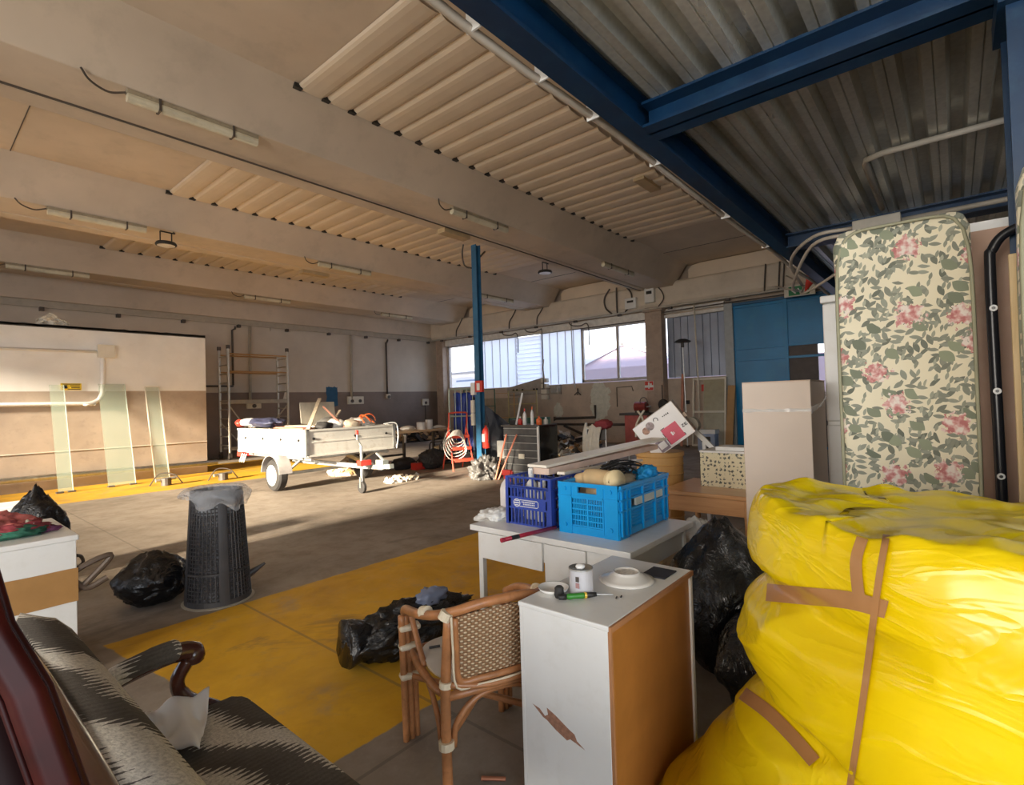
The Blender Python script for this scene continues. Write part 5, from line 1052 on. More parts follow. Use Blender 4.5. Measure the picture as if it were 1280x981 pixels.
# what stands in the bottle crate
bottle(2.93, 2.32, .767, .045, .36, M['white'], M['white'], 'white spray bottle with large trigger head rising out of the bottle crate', True, 'spray bottle', radians(30))
bottle(2.90, 2.22, .767, .035, .27, M['white'], M['white'], 'white bottle low in the bottle crate beside the spray bottle'); bottle(2.92, 2.13, .767, .03, .25, M['rubber'], M['black'], 'dark bottle low in the right front corner of the bottle crate'); bottle(3.05, 2.3, .767, .04, .26, M['cream'], M['white'], 'cream bottle at the back of the bottle crate')
# bottle and rags at the left on the table
bottle(2.98, 2.60, .75, .05, .34, mat('clear_white_bottle', (.80, .76, .76), .25), M['red'], 'clear white bottle with a red spray head left of the bottle crate', True, 'spray bottle', radians(100))
for i, (x, y, r_) in enumerate(((2.86, 2.56, (.10, .08, .05)), (2.98, 2.75, (.14, .09, .045)))): tag(B().blob((x, y, .75+r_[2]*.5 if i == 0 else .712+r_[2]*.5), r_, 4, 80+i, .3, 3, .25, flat=-r_[2]*.45).done('rag', M['white'], smooth=True), ('crumpled white rag at the foot of the clear bottle', 'spread white rag on the left leaf of the table')[i], 'rag')
# red broom handle across the table corner
t = thing('broom_handle', 'dark red handle with black grip jutting over the table front edge', 'handle', (0, 0, 0)); a = Vector((2.835, 2.075, .772)); b = ray(637, 686); b = EYE+b*(2.47/(b @ _F)*1.0) if 0 else Vector((2.38, 2.12, .755)); d_ = (b-a).normalized()
a = Vector((2.79, 2.02, .772)); b = Vector((2.36, 2.10, .772)); B().tube([a, b], .013, 12).done('shaft', mat('crimson_handle', (.36, .02, .05), .3), t, smooth=True); B().tube([a+(b-a)*.72, a+(b-a)*.86], .0136, 12).done('grip', M['black'], t); B().tube([b-(b-a).normalized()*.01, b+(b-a).normalized()*.012], .014, 12).done('end_cap', mat('crimson_cap', (.40, .03, .06), .35), t)
# load in the light blue crate
t = thing('rolled_blanket', 'tan rolled blanket with open end lying in the bright blue crate', 'blanket', (0, 0, 0)); bt = mat('tan_blanket', (.66, .47, .25), .9, var=.15, scale=5)
B().tube(smoothpath([(3.0, 1.97, 1.06), (2.99, 1.88, 1.08), (2.96, 1.76, 1.085), (2.90, 1.64, 1.09)]), [.04]*6+[.06]*6+[.058]*6+[.05], 20).done('roll', bt, t, smooth=True)
d_ = Vector((-.42, -.85, .05)).normalized(); e0 = Vector((2.91, 1.66, 1.09))
g = B(); g.tube([e0-d_*.01, e0+d_*.02, e0+d_*.05, e0+d_*.052, e0+d_*.03, e0+d_*.0], [.058, .064, .066, .058, .048, .02], 24, caps=False); g.done('rolled_end', mat('cream_roll_end', (.78, .62, .36), .8), t, smooth=True)
tag(B().blob((3.15, 1.80, .96), (.26, .17, .15), 4, 90, .2, 2.5, .1).done('canvas_bundle', mat('canvas', (.50, .38, .24), .9), smooth=True), 'brown canvas bundle filling the rear of the bright blue crate', 'bundle')
tag(B().blob((2.98, 1.66, .93), (.14, .07, .12), 3, 95, .2).done('canvas_bundle', mat('pale_canvas', (.62, .52, .40), .9), smooth=True), 'paler bundle in the near corner of the bright blue crate', 'bundle')
tag(B().blob((3.35, 1.64, 1.06), (.10, .06, .07), 4, 97, .3, 3, .25).done('blue_cloth', mat('bright_blue_cloth', (.01, .28, .62), .6), smooth=True), 'bright blue cloth stuffed in the far right corner of the crate', 'cloth')
R_ = random.Random(5)
for i in range(9):
    c_ = Vector((3.2+R_.uniform(-.07, .07), 1.74+R_.uniform(-.04, .04), 1.12+R_.uniform(0, .03))); r1, r2, ph = R_.uniform(.08, .2), R_.uniform(.04, .10), R_.uniform(0, 6)
    pts = [c_+Vector((r1*cos(a), r2*sin(a*1.0+ph), .022*sin(a*2+ph))) for a in [2*pi*k/24 for k in range(22)]]
    tag(B().tube(pts, .0055, 6).done('cable', M['black'], smooth=True), 'black cable in the tangle on top of the bright blue crate', 'cable', 'black cables tangled on the blue crate')
tag(B().blob((3.28, 1.86, 1.12), (.10, .07, .03), 3, 99, .3).done('black_charger', M['black'], smooth=False), 'black lump of electrical gear under the cable tangle', 'device')
# long white boards resting on the crates and on the carton
def longboard(a, b, w_, t_, lb, m_=None): return tag(B().beam(a, b, w_, t_).done('shelf_board', m_ or M['white'], bevel=.003), lb, 'board')
cream_b = mat('cream_laminate', (.90, .83, .70), .4, var=.03)
longboard((2.92, 2.26, 1.142), EYE+ray(824, 548)*(5.15/CAM_F), .17, .02, 'long cream shelf board, uppermost, from bottle crate up to the carton', cream_b)
longboard((2.93, 2.235, 1.106), EYE+ray(814, 558)*(5.10/CAM_F), .14, .045, 'thick mauve-brown edged board directly under the uppermost shelf board', mat('pinkish_board_face', (.72, .54, .44), .6))
longboard((2.98, 2.10, 1.095), EYE+ray(800, 575)*(4.9/CAM_F), .06, .02, 'narrow white strip under the two long shelf boards', cream_b)
# orange-tan drum and the printed carton leaning on it
t = thing('ribbed_drum', 'tan ribbed cardboard drum standing behind the crates', 'drum', (5.5, 2.53, 0)); dm = mat('tan_drum', (.68, .40, .14), .55, var=.08)
B().lathe([(.0, 0), (.24, .0), (.242, .3), (.25, .31), (.242, .32), (.246, .62), (.254, .63), (.246, .64), (.25, .76), (.258, .77), (.25, .78), (.25, .86), (.258, .87), (.25, .88), (.25, .97), (0, .97)], 40).done('body', dm, t, smooth=False); B().lathe([(.25, .95), (.262, .96), (.262, 1.0), (.25, 1.005), (0, 1.005)], 40).done('lid', dm, t)
t = thing('printed_carton', 'white printed carton with red square, tilted on the boards and drum', 'carton', (0, 0, 0))
cen = EYE+ray(829, 538)*(5.60/CAM_F); ex = (_R*cos(radians(40))+_U*sin(radians(40))*1.0); ex = (ex-_F*.32).normalized(); ez = (_U*cos(radians(40))-_R*sin(radians(40))+_F*.18).normalized(); ez = (ez-ex*ez.dot(ex)).normalized(); ey = ez.cross(ex).normalized()
if ey.dot(_F) < 0: ey = -ey
MC = Matrix((ex, ey, ez)).transposed().to_4x4(); MC.translation = cen; MC = MC @ Matrix.Scale(1.18, 4); cw_, ch_, cd_ = .43, .34, .24
white_card = mat('white_printed_card', (.92, .90, .88), .6, var=.02)
bodyC = B().box((-cw_/2, 0, -ch_/2), (cw_/2, .22, ch_/2), MC).done('carton_body', white_card, t, bevel=.004)
B().box((cw_/2, .0, -ch_/2), (cw_/2+.004, .22, ch_/2), MC).done('end_face', mat('pale_card_end', (.78, .66, .56), .7), t)
B().box((cw_/2+.0, .06, -.02), (cw_/2+.03, .16, .02), MC).done('handle_flap', M['cardboard'], t)
B().box((-.02, -.003, -.145), (.135, 0, .01), MC).done('red_square', mat('print_red', (.72, .12, .18), .5), t); 
g = B(); g.box((.04, -.005, -.085), (.055, -.003, -.05), MC); g.box((.06, -.005, -.08), (.068, -.003, -.06), MC); g.done('white_mark', white_card, t)
g = B(); g.box((-.02, -.005, .012), (.02, -.003, .018), MC); g.box((-.024, -.005, -.14), (-.019, -.003, -.02), MC); g.box((.136, -.005, -.145), (.142, -.003, -.12), MC)
# the letters and digits printed by the corner
def strokes(g, segs, ox, oz, s, w_=.006):
    for (a, b, c_, d__) in segs: g.beam(MC @ Vector((ox+a*s, -.004, oz+b*s)), MC @ Vector((ox+c_*s, -.004, oz+d__*s)), w_, .002, MC.to_3x3() @ Vector((0, 1, 0)))
strokes(g, [(0, 1, 1, 1), (1, 1, 0, 0), (0, 0, 1, 0)], .155, -.075, .022); strokes(g, [(1, 1, 0, 1), (0, 1, 0, 0), (0, .5, .8, .5), (0, 0, 1, 0)], .185, -.075, .022)
for k in range(4): g.box((.07+k*.018, -.005, .10-.002*k), (.08+k*.018, -.003, .108), MC)
g.done('dark_print', M['black'], t)
def disc(c_, r_, m_, nm): 
    g = B(); g.tube([MC @ Vector((c_[0], -.001, c_[1])), MC @ Vector((c_[0], -.004, c_[1]))], r_, 20); return g.done(nm, m_, t)
disc((-.07, .10), .045, mat('print_grey_picture', (.32, .26, .26), .6, var=.5, scale=30), 'round_picture'); disc((-.125, .085), .04, mat('print_brown_picture', (.42, .25, .18), .6, var=.5, scale=30), 'round_picture'); g = B(); g.tube([MC @ Vector((.005+.02*cos(a), -.003, .115+.02*sin(a))) for a in [pi*(-.3+1.3*k/10) for k in range(11)]], .004, 6); g.done('curl_print', M['rubber'], t)
B().box((-.13, -.003, -.16), (-.035, 0, -.05), MC).done('dark_print_block', mat('print_mauve', (.30, .24, .27), .6, var=.3, scale=30), t); B().box((-.12, -.005, -.135), (-.05, -.003, -.075), MC).done('white_print_block', white_card, t)

# ---------------------------------------------------------------- white cabinet with hardboard back, front centre
t = thing('drawer_unit', 'white cabinet lying with its brown hardboard back facing right', 'cabinet', (1.62, .95, 0)); UX, UY, UH = .75, .415, .80
hb = mat('brown_hardboard', (.40, .165, .035), .45, var=.14, scale=4, dirt=(.30, .12, .03), dirt_amt=.35)
B().box((0, .012, 0), (.018, UY-.018, UH-.02)).box((UX-.018, .012, 0), (UX, UY-.018, UH-.02)).box((0, UY-.018, 0), (UX, UY, UH-.02)).done('side_panel', M['white'], t, bevel=.002)
B().box((-.004, .006, UH-.02), (UX+.004, UY+.004, UH)).done('top_panel', M['white'], t, bevel=.005)
B().box((.018, .010, 0), (UX-.018, .016, UH-.02)).done('hardboard_back', hb, t)
bw = mat('raw_board_edge', (.42, .20, .09), .6); B().box((-.003, -.003, UH-.022), (UX+.003, .006, UH-.001)).done('top_edge', bw, t); B().box((.001, .0, 0), (.012, .012, UH-.022)).done('front_edge', bw, t); B().box((UX-.026, .0, 0), (UX-.004, .012, UH-.02)).done('rear_edge', M['white'], t)
chip = [(.30, .40), (.315, .405), (.318, .395), (.30, .385), (.286, .378), (.282, .39), (.29, .41), (.278, .425), (.262, .408), (.20, .385), (.165, .375), (.155, .35), (.135, .345), (.150, .335), (.17, .345), (.185, .335), (.22, .35), (.26, .37), (.285, .362)]
chipM = [(y, z) for y, z in chip]; tri = B(); tri.bm.faces.new([tri.bm.verts.new((-.0012, y, z)) for y, z in [(.36, .412), (.325, .405), (.30, .385), (.285, .395), (.29, .42), (.25, .405), (.19, .375), (.165, .365), (.155, .345), (.12, .325), (.16, .335), (.185, .34), (.20, .33), (.25, .35), (.29, .372), (.31, .378)]])
tri.done('chipped_patch', mat('bare_chipboard', (.34, .17, .11), .8, var=.25, scale=60), t)
can_ = thing('paint_tin', 'small paint tin with shiny lid and a white blob on top', 'tin', (1.84, 1.21, .80)); B().lathe([(0, 0), (.049, 0), (.049, .10), (0, .10)], 32).done('body', mat('tin_label', (.62, .62, .66), .3, .1), can_, smooth=False); B().lathe([(.047, .098), (.051, .102), (.051, .106), (.046, .107), (.042, .101), (0, .100)], 32).done('lid', M['galv'], can_, smooth=True)
B().lathe([(.048, 0), (.051, .002), (.048, .005)], 32).done('foot_rim', M['galv'], can_); B().blob((0, .002, .108), (.02, .02, .012), 3, 5, .1, crease=.02).done('white_blob', M['white'], can_, smooth=True)
g = B(); g.box((-.051, -.022, .035), (-.0475, -.006, .055)); g.done('label_print', mat('label_red', (.45, .25, .25), .5), can_); B().box((-.0505, -.0205, .06), (-.047, -.006, .08)).done('label_print', M['darkpipe'], can_)
t = thing('plate', 'white plate turned upside down on the cabinet top', 'plate', (2.08, 1.13, .80)); pl = mat('glazed_ceramic', (.78, .76, .72), .15, var=.02)
B().lathe([(.118, .002), (.121, .006), (.10, .012), (.082, .018), (.066, .030), (.058, .034), (.057, .042), (.052, .042), (.050, .034), (0, .032)], 56).done('plate_body', pl, t, smooth=True)
B().lathe([(0, .0325), (.05, .035)], 40).done('foot_centre', mat('speckled_glaze', (.66, .62, .56), .4, var=.35, scale=60), t)
t = thing('dish', 'shallow white dish on the cabinet left of the paint tin', 'plate', (1.79, 1.315, .80)); B().lathe([(0, .004), (.05, .004), (.062, .018), (.066, .019), (.056, .003), (0, .0)], 40).done('dish_body', pl, t, smooth=True)
bx('dark_card', (2.18, 1.0, .80), (2.31, 1.11, .806), mat('dark_slate', (.03, .03, .04), .7), 'small square dark slate card near the rear edge of cabinet', 'card', 0)
t = thing('screwdriver', 'green and black screwdriver lying in front of the paint tin', 'screwdriver', (1.735, 1.215, .814), radians(-42)); sg = mat('green_rubber', (.03, .20, .02), .4)
B().tube([(0, 0, 0), (.012, 0, 0), (.03, 0, 0), (.07, 0, 0), (.075, 0, 0)], [.009, .0125, .011, .0125, .011], 14).done('handle', sg, t, smooth=True); B().tube([(.075, 0, 0), (.084, 0, 0)], .0125, 14).done('yellow_band', mat('yellow_band', (.70, .45, .05), .4), t); B().tube([(.084, 0, 0), (.105, 0, 0), (.125, 0, 0)], [.012, .010, .008], 14).done('neck', M['black'], t, smooth=True); B().tube([(.125, 0, 0), (.195, 0, -.006)], .0025, 8).done('shaft', M['galv'], t); B().tube([(-.03, 0, 0), (.0, 0, 0)], [.010, .012], 12).done('end_cap', M['black'], t, smooth=True)
t = thing('rubber_knob', 'black rounded rubber knob beside the screwdriver handle', 'knob', (1.745, 1.255, .80)); B().lathe([(0, 0), (.017, 0), (.021, .012), (.018, .03), (.019, .038), (.012, .046), (0, .047)], 20).done('knob_body', M['rubber'], t, smooth=True)  # plain black rubber knob
for i, (x, y) in enumerate(((1.86, 1.06), (1.88, 1.05), (2.10, 1.08))): tag(B().tube([(x, y, .804 if i < 2 else .83), (x+.016, y+.006, .804 if i < 2 else .832)], .003, 6).done('screw', M['black']), ('small black screw lying in front of the paint tin, left', 'small black screw lying in front of the paint tin, right', 'small black screw on the rim of the upturned plate')[i], 'screw')

# ---------------------------------------------------------------- rattan armchair
rt = mat('rattan_cane', (.40, .17, .065), .38, var=.25, scale=14, dirt=(.20, .08, .03), dirt_amt=.5); wr = mat('cream_binding', (.72, .62, .45), .6, var=.08, scale=40)
def weave():
    s = NT('woven_cane_panel'); co = s.co(); x, y, z = s.xyz(co)
    a = s.math('SINE', s.math('MULTIPLY', x, 2*pi/.030)); b = s.math('SINE', s.math('MULTIPLY', z, 2*pi/.022)); p = s.math('MULTIPLY', a, b)
    rowp = s.math('ABSOLUTE', s.math('SINE', s.math('MULTIPLY', z, pi/.011)))
    col = s.ramp(p, [(.0, (.30, .16, .075)), (.3, (.52, .35, .20)), (.6, (.80, .65, .45))]); s.set(Base_Color=col, Roughness=.55); s.bump(s.math('ADD', p, rowp), .8, .006); return s.m
wv = weave()
t = thing('rattan_armchair', 'rattan armchair with woven back and cream bindings beside the white cabinet', 'armchair', (1.73, 1.71, 0), radians(-23.6))
bl, br_, fl_, fr_ = (-.235, -.22), (.235, -.22), (-.25, .25), (.25, .25)
rail = [(-.27, .27, .60), (-.29, .16, .655), (-.285, .0, .69), (-.255, -.14, .725), (-.20, -.235, .76), (-.10, -.27, .785), (0, -.275, .79), (.10, -.27, .785), (.20, -.235, .76), (.255, -.14, .725), (.285, .0, .69), (.29, .16, .655), (.27, .27, .60)]
B().tube(smoothpath(rail, 6), .020, 12).done('arm_rail', rt, t, smooth=True)
for (p, s_) in ((bl, -1), (br_, 1)): B().tube(smoothpath([(p[0]*1.02, p[1]*1.08, 0), (p[0], p[1], .42), (p[0]*.92, p[1]*1.05, .75)]), .021, 12).done('rear_leg', rt, t, smooth=True)
for s_ in (-1, 1):
    for k, dx in enumerate((-.03, 0.0, .028)): B().tube(smoothpath([(s_*.25+dx, .25+.012*k, 0), (s_*.255+dx, .26+.01*k, .40), (s_*.27+dx*.6, .26+.01*k, .59)]), .016, 10).done('front_leg', rt, t, smooth=True)
    B().tube(smoothpath([(s_*.25, .22, .60), (s_*.245, .15, .52), (s_*.24, .05, .43)]), .014, 8).done('arm_brace', rt, t, smooth=True)
    for z in (.30, .44, .53): B().box((s_*.25-.052, .232, z-.014), (s_*.25+.052, .292, z+.014)).done('binding', wr, t, bevel=.012)
seatring = [(-.22, -.22, .42), (.22, -.22, .42), (.25, -.1, .42), (.25, .15, .42), (.2, .25, .42), (-.2, .25, .42), (-.25, .15, .42), (-.25, -.1, .42)]
B().tube(smoothpath(seatring+[seatring[0]], 4)[:-1], .018, 10, closed=True).done('seat_ring', rt, t, smooth=True)
def seatp(u, v):
    a = 2*pi*u; r = v; ca, sa = cos(a), sin(a); k = (abs(ca)**3.2+abs(sa)**3.2)**(-1/3.2); return Vector((.235*r*k*ca, .02+.235*r*k*sa, .452+.012*(1-r**6)))
B().sheet(seatp, 48, 8).done('seat_pad', mat('pale_seat_pad', (.66, .62, .56), .8, var=.05), t, smooth=True)
B().lathe([(.232, .435), (.238, .442), (.232, .449)], 48, M=Matrix.Scale(1, 4)).done('seat_piping', wr, t, smooth=True)
def backp(u, v): x = -.200+.40*u; return Vector((x*(1-.06*(1-v)), -.262+.10*(abs(x)/.22)**2*.30-.018*v, .49+(.272-.02*(2*u-1)**2)*v-.012*(2*u-1)**2*(1-v)))
B().sheet(backp, 24, 16, .008).done('woven_back', wv, t, smooth=True)
fr_pts = [backp(0, 1), backp(0, .5), backp(.02, .02), backp(.25, -.02), backp(.5, -.03), backp(.75, -.02), backp(.98, .02), backp(1, .5), backp(1, 1)]
B().tube(smoothpath(fr_pts, 4), .014, 10).done('back_frame', rt, t, smooth=True)
def off(p, dx, dz): return Vector((p.x*1.10, p.y-.006, p.z+dz))
B().tube(smoothpath([Vector((p.x*1.09, p.y-.012, p.z-.018 if p.z < .6 else p.z+.012)) for p in fr_pts], 4), .005, 6).done('cream_piping', wr, t, smooth=True)
B().tube(smoothpath([(-.225, -.235, .475), (-.1, -.262, .455), (0, -.268, .45), (.1, -.262, .455), (.225, -.235, .475)]), .013, 8).done('lower_back_rail', rt, t, smooth=True)
for s_ in (-1, 1):
    B().tube([(s_*.232-.005, -.23, .735), (s_*.222, -.235, .765)], .027, 12).done('binding', wr, t); B().tube([(s_*.236, -.225, .465), (s_*.234, -.226, .488)], .026, 12).done('binding', wr, t)
    B().tube([(s_*.238, -.228, .225), (s_*.238, -.227, .255)], .032, 12).done('binding', wr, t); B().tube(smoothpath([(s_*.262, -.1, .727), (s_*.275, -.06, .716)]), .025, 12).done('binding', wr, t)
for (a, b, ax) in (((-.205, -.225), (.205, -.225), 0),):
    B().tube(smoothpath([(-.205, -.222, .22), (-.19, -.222, .31), (-.11, -.222, .385), (0, -.222, .405), (.11, -.222, .385), (.19, -.222, .31), (.205, -.222, .22)]), .013, 8).done('arch_brace', rt, t, smooth=True)
for s_ in (-1, 1): B().tube(smoothpath([(s_*.245, -.19, .20), (s_*.25, -.16, .32), (s_*.25, -.04, .40), (s_*.25, .08, .41)]), .012, 8).done('side_brace', rt, t, smooth=True)
B().tube([(-.235, -.22, .24), (.25, .25, .30)], .015, 8).done('cross_stretcher', rt, t); B().tube([(.235, -.22, .24), (-.25, .25, .30)], .015, 8).done('cross_stretcher', rt, t)
tag(B().cyl((1.60, 1.90, .472), (1.64, 1.87, .474), .006, 8).done('small_plug', M['black']), 'small black plug lying on the armchair seat pad', 'plug')
tag(B().tube([(1.66, 1.50, .012), (1.60, 1.585, .012)], .009, 10).done('copper_pipe_piece', mat('copper', (.62, .28, .18), .3, .9)), 'short piece of copper pipe on the floor under the rattan armchair', 'pipe piece')

# black sheet-like bag on the floor behind the armchair
t = thing('black_sack', 'long crumpled black sack on the yellow floor behind the armchair', 'sack', (2.22, 2.78, 0), radians(-12))
B().blob((0, 0, .14), (.42, .17, .16), 5, 121, .14, 1.8, .20, 4.5, flat=-.135).done('sack_body', M['blackbag'], t, smooth=True)
g = B(); g.tube([(-.30, .02, .14), (-.40, .02, .15), (-.46, .02, .15), (-.45, .02, .15)], [.10, .13, .145, .12], 22, caps=False)
for v in g.bm.verts: v.co += Vector((noise.noise(v.co*9)*.03, noise.noise(v.co*8+Vector((4, 0, 0)))*.02, 0)); v.co.z = max(.006, v.co.z)
g.done('open_mouth', M['blackbag'], t, smooth=True)
tag(B().blob((2.34, 2.74, .31), (.12, .07, .05), 3, 124, .3, 3, .3).done('blue_plastic', mat('bluish_clear_film', (.20, .24, .36), .2), smooth=True), 'bluish crumpled film on top of the black sack', 'film')

# ---------------------------------------------------------------- right side
binbag('bin_bag', (3.18, 1.10), (.34, .32, .44), 17, 'tall glossy black bin bag between the white table and yellow bundle', crease=.07, top=False)
binbag('bin_bag', (2.80, .74), (.27, .25, .29), 23, 'lower black bin bag in front of the taller one, by the cabinet', top=False, crease=.07)
binbag('clear_bag', (3.75, 1.45), (.30, .28, .38), 29, 'pale greyish clear bag behind the tall black bin bag', 'greybag', top=False)
tag(B().blob((2.42, .70, .10), (.14, .12, .12), 4, 44, .25, 2.5, .2, flat=-.1).done('white_packaging', M['greybag'], smooth=True), 'small crumpled whitish packaging on the floor beside the cabinet', 'packaging')
# desk with floral box
t = thing('wooden_desk', 'tan wooden desk with rounded legs behind the black bin bag', 'desk', (4.62, 1.30, 0)); dk1 = wood('orange_tan_veneer', (.56, .29, .13), (.68, .39, .19), 3, .28, 1, .3)
B().box((0, 0, .70), (.85, .85, .74)).done('desk_top', dk1, t, bevel=.012); B().box((.03, .04, .56), (.05, .81, .70)).box((.8, .04, .56), (.82, .81, .70)).box((.05, .04, .56), (.8, .06, .7)).box((.05, .79, .56), (.8, .81, .7)).done('apron', dk1, t)
for (x, y) in ((.05, .07), (.05, .79), (.80, .07), (.80, .79)): B().tube([(x, y, 0), (x, y, .70)], [.022, .035], 14).done('leg', dk1, t)
def tiny_floral():
    s = NT('tiny_floral_paper'); co = s.co(); v = s.n('ShaderNodeTexVoronoi'); v.inputs['Scale'].default_value = 26; v.inputs['Randomness'].default_value = .45; s.l(co, v.inputs['Vector']); n = s.noise(90, 2, .5, co)
    d_ = s.math('ADD', v.outputs['Distance'], s.math('MULTIPLY', s.math('SUBTRACT', n, .5), 1.0)); s.set(Base_Color=s.mix(s.math('LESS_THAN', d_, .30), (.78, .72, .50), (.10, .11, .09)), Roughness=.6); return s.m
t = thing('patterned_box', 'cream box with tiny dark floral pattern standing on the desk', 'box', (5.0, 1.31, .74)); B().box((0, 0, 0), (.34, .58, .32)).done('box_body', tiny_floral(), t, bevel=.004); B().box((-.004, -.004, .32), (.344, .584, .34)).done('white_lid', M['white'], t, bevel=.004); B().box((.06, .05, .34), (.30, .45, .375)).done('lid_papers', M['white'], t, bevel=.003)
t = thing('folding_frame', 'white folding frame with slanted legs between the drum and desk', 'frame', (5.72, 2.05, 0)); B().beam((0, .02, 0), (0, .06, 1.10), .035, .03).done('leg', M['white'], t); B().beam((0, .22, 1.28), (-.05, -.30, .80), .05, .03, (1, 0, 0)).done('slanted_leg', M['white'], t); B().beam((-.05, -.30, .80), (-.1, -.5, 0), .035, .03).done('leg', M['white'], t); B().tube([(-.02, .2, 1.28), (.06, .2, 1.28)], .09, 20).done('round_head', M['greypipe'], t); B().tube([(-.05, .2, 1.28), (-.02, .2, 1.28)], .03, 12).done('black_knob', M['black'], t)
# tall cardboard box with a strip of clear tape
t = thing('tall_cardboard_box', 'tall beige cardboard box with a torn strip of clear tape', 'cardboard box', (4.30, .80, 0)); cbx = mat('beige_box_card', (.70, .59, .50), .7, var=.04, scale=2)
B().box((0, 0, 0), (.55, .475, 1.69)).done('box_body', cbx, t, bevel=.006); B().box((-.001, -.002, 1.69), (.55, .475, 1.696)).done('top_flap', M['cardboard'], t)
tp = mat('clear_glossy_tape', (.85, .82, .78), .12, var=.02, Alpha=.55)
B().sheet(lambda u, v: Vector((-.004-.003*noise.noise(Vector((u*9, v, 1))), .475*u, 1.475+.006*noise.noise(Vector((u*8, 2, 2)))+(.022+.016*noise.noise(Vector((u*5, 5, 2))))*(v-.5))), 30, 2, .001).done('clear_tape', tp, t)
B().sheet(lambda u, v: Vector((.55*u, -.004-.05*sin(pi*min(1, u*1.1))*(.4+.6*v), 1.475+.12*u+.05*(v-.5)+.02*noise.noise(Vector((u*6, v*2, 5))))), 16, 3, .002).done('loose_tape_end', tp, t)
# tall white fridge behind the mattress
t = thing('tall_fridge', 'tall white two-door fridge standing behind the floral mattress', 'fridge', (5.0, .02, 0)); B().box((.03, 0, 0), (.62, .80, 2.34)).done('body', M['white'], t, bevel=.012); B().box((0, 0.0, 1.36), (.03, .80, 2.33)).done('upper_door', M['white'], t, bevel=.01); B().box((0, .0, .05), (.03, .80, 1.33)).done('lower_door', M['white'], t, bevel=.01); B().box((-.01, -.01, 2.34), (.64, .815, 2.40)).done('top_cover', M['white'], t, bevel=.01); B().box((-.02, .60, .9), (0, .66, 1.30)).done('grip_strip', M['greypipe'], t)
# floral mattress standing upright on a low chest
t = thing('blanket_chest', 'low wooden chest hidden behind the yellow bundle carrying the mattress', 'chest', (3.50, -.10, 0)); B().box((0, 0, 0), (.45, .65, .52)).done('chest_body', dk1, t, bevel=.01); B().box((-.01, -.0, .52), (.46, .66, .55)).done('chest_lid', dk1, t, bevel=.006)
def mattress(name, w_, h_, th, lb, loc, rz, tilt, m_, pipe_m):
    t = thing(name, lb, 'mattress', loc, rz); nu, nv = 30, 60; g = B()
    def sup(y, z):
        return 0
    pts = []
    bm = g.bm; bmesh.ops.create_cube(bm, size=1.0); bmesh.ops.subdivide_edges(bm, edges=bm.edges[:], cuts=22, use_grid_fill=True)
    for v in bm.verts:
        y, z, x = v.co.y*w_, (v.co.z)*h_, v.co.x*th; rr = .09; hy, hz = w_/2, h_/2
        yy = max(-hy+rr, min(hy-rr, y)); zz = max(-hz+rr, min(hz-rr, z)); d_ = Vector((y-yy, z-zz)); 
        if d_.length > rr: d_ = d_.normalized()*rr*min(1, d_.length/rr if d_.length < rr else 1); y = yy+d_.x; z = zz+d_.y
        e = min((hy-abs(y))/.05, (hz-abs(z))/.05, 1.0); k = sqrt(max(0, 1-(1-max(0, e))**2)); x = x*(.80+.20*k) + .008*noise.noise(Vector((y*4, z*4, 2)))
        v.co = Vector((x+tilt*z, y+.012*noise.noise(Vector((z*3, x*9, 7))), z+h_/2))
    g.done('mattress_body', m_, t, smooth=True)
    for sx in (-1, 1):
        loop = []
        for k in range(64):
            a = 2*pi*k/64; c_, s_ = cos(a), sin(a); n_ = 7; q = (abs(c_)**n_+abs(s_)**n_)**(-1/n_); y, z = q*c_*w_/2*.985, q*s_*h_/2*.99; loop.append((sx*th*.47+tilt*z, y, z+h_/2))
        B().tube(loop, .009, 6, closed=True).done('piping', pipe_m, t, smooth=True)
    return t
fl_m = leaves_floral('floral_ticking', 12.5); pm = mat('green_brown_piping', (.34, .33, .22), .8)
mattress('mattress', .61, 1.98, .16, 'floral mattress standing upright, the large one right of the fridge', (3.68, .215, .55), radians(2), -.02, fl_m, pm)
t = thing('mdf_board', 'large pinkish-brown board standing behind the black bed frame', 'board', (4.03, -1.32, 0)); B().box((0, 0, 0), (.03, 1.42, 2.52)).done('board', mat('peach_brown_board', (.58, .38, .28), .6, var=.12, scale=2, dirt=(.62, .50, .40), dirt_amt=.5), t); B().box((-.003, -.01, 2.50), (.033, 1.43, 2.55)).done('white_edge', M['white'], t)
t = thing('bed_frame', 'black metal tube bed frame with white washers standing upright', 'bed frame', (3.80, -.20, 0)); bk = mat('satin_black_tube', (.02, .02, .024), .3)
B().tube(smoothpath([(0, .025, 0), (0, .03, 1.2), (0, .035, 2.2), (0, .02, 2.34), (0, -.05, 2.42), (0, -.2, 2.44), (0, -.75, 2.44)]), .024, 14).done('side_tube', bk, t, smooth=True)
B().box((-.01, -.24, 2.05), (.02, -.14, 2.42)).done('mesh_corner', bk, t)
for z in (.55, 1.13, 1.58, 2.02, 2.24+.0): 
    if z < 2.2: B().tube([(-.026, .03, z), (-.036, .03, z)], .017, 16).done('washer', M['white'], t); B().tube([(-.036, .03, z), (-.042, .03, z)], .008, 10).done('bolt', bk, t)
t = thing('slatted_base', 'slatted pine bed base standing on edge at the right border', 'bed base', (3.29, -.665, 0)); pn = wood('pale_pine', (.62, .44, .20), (.76, .58, .32), 3, .5, 2)
for i in range(4): B().box((.0+.045*i, .33+.03*i-.02, .02), (.03+.045*i, .36+.03*i, 2.17+.02*i)).done('slat', pn, t, bevel=.003)
B().box((-.02, -.2, .0), (.0, .36, 2.15)).done('side_board', pn, t)
mattress('mattress', .5, 2.55, .14, 'floral mattress cropped by the right border in front of the blue column', (3.10, -.475, .0), radians(0), .0, fl_m, pm)
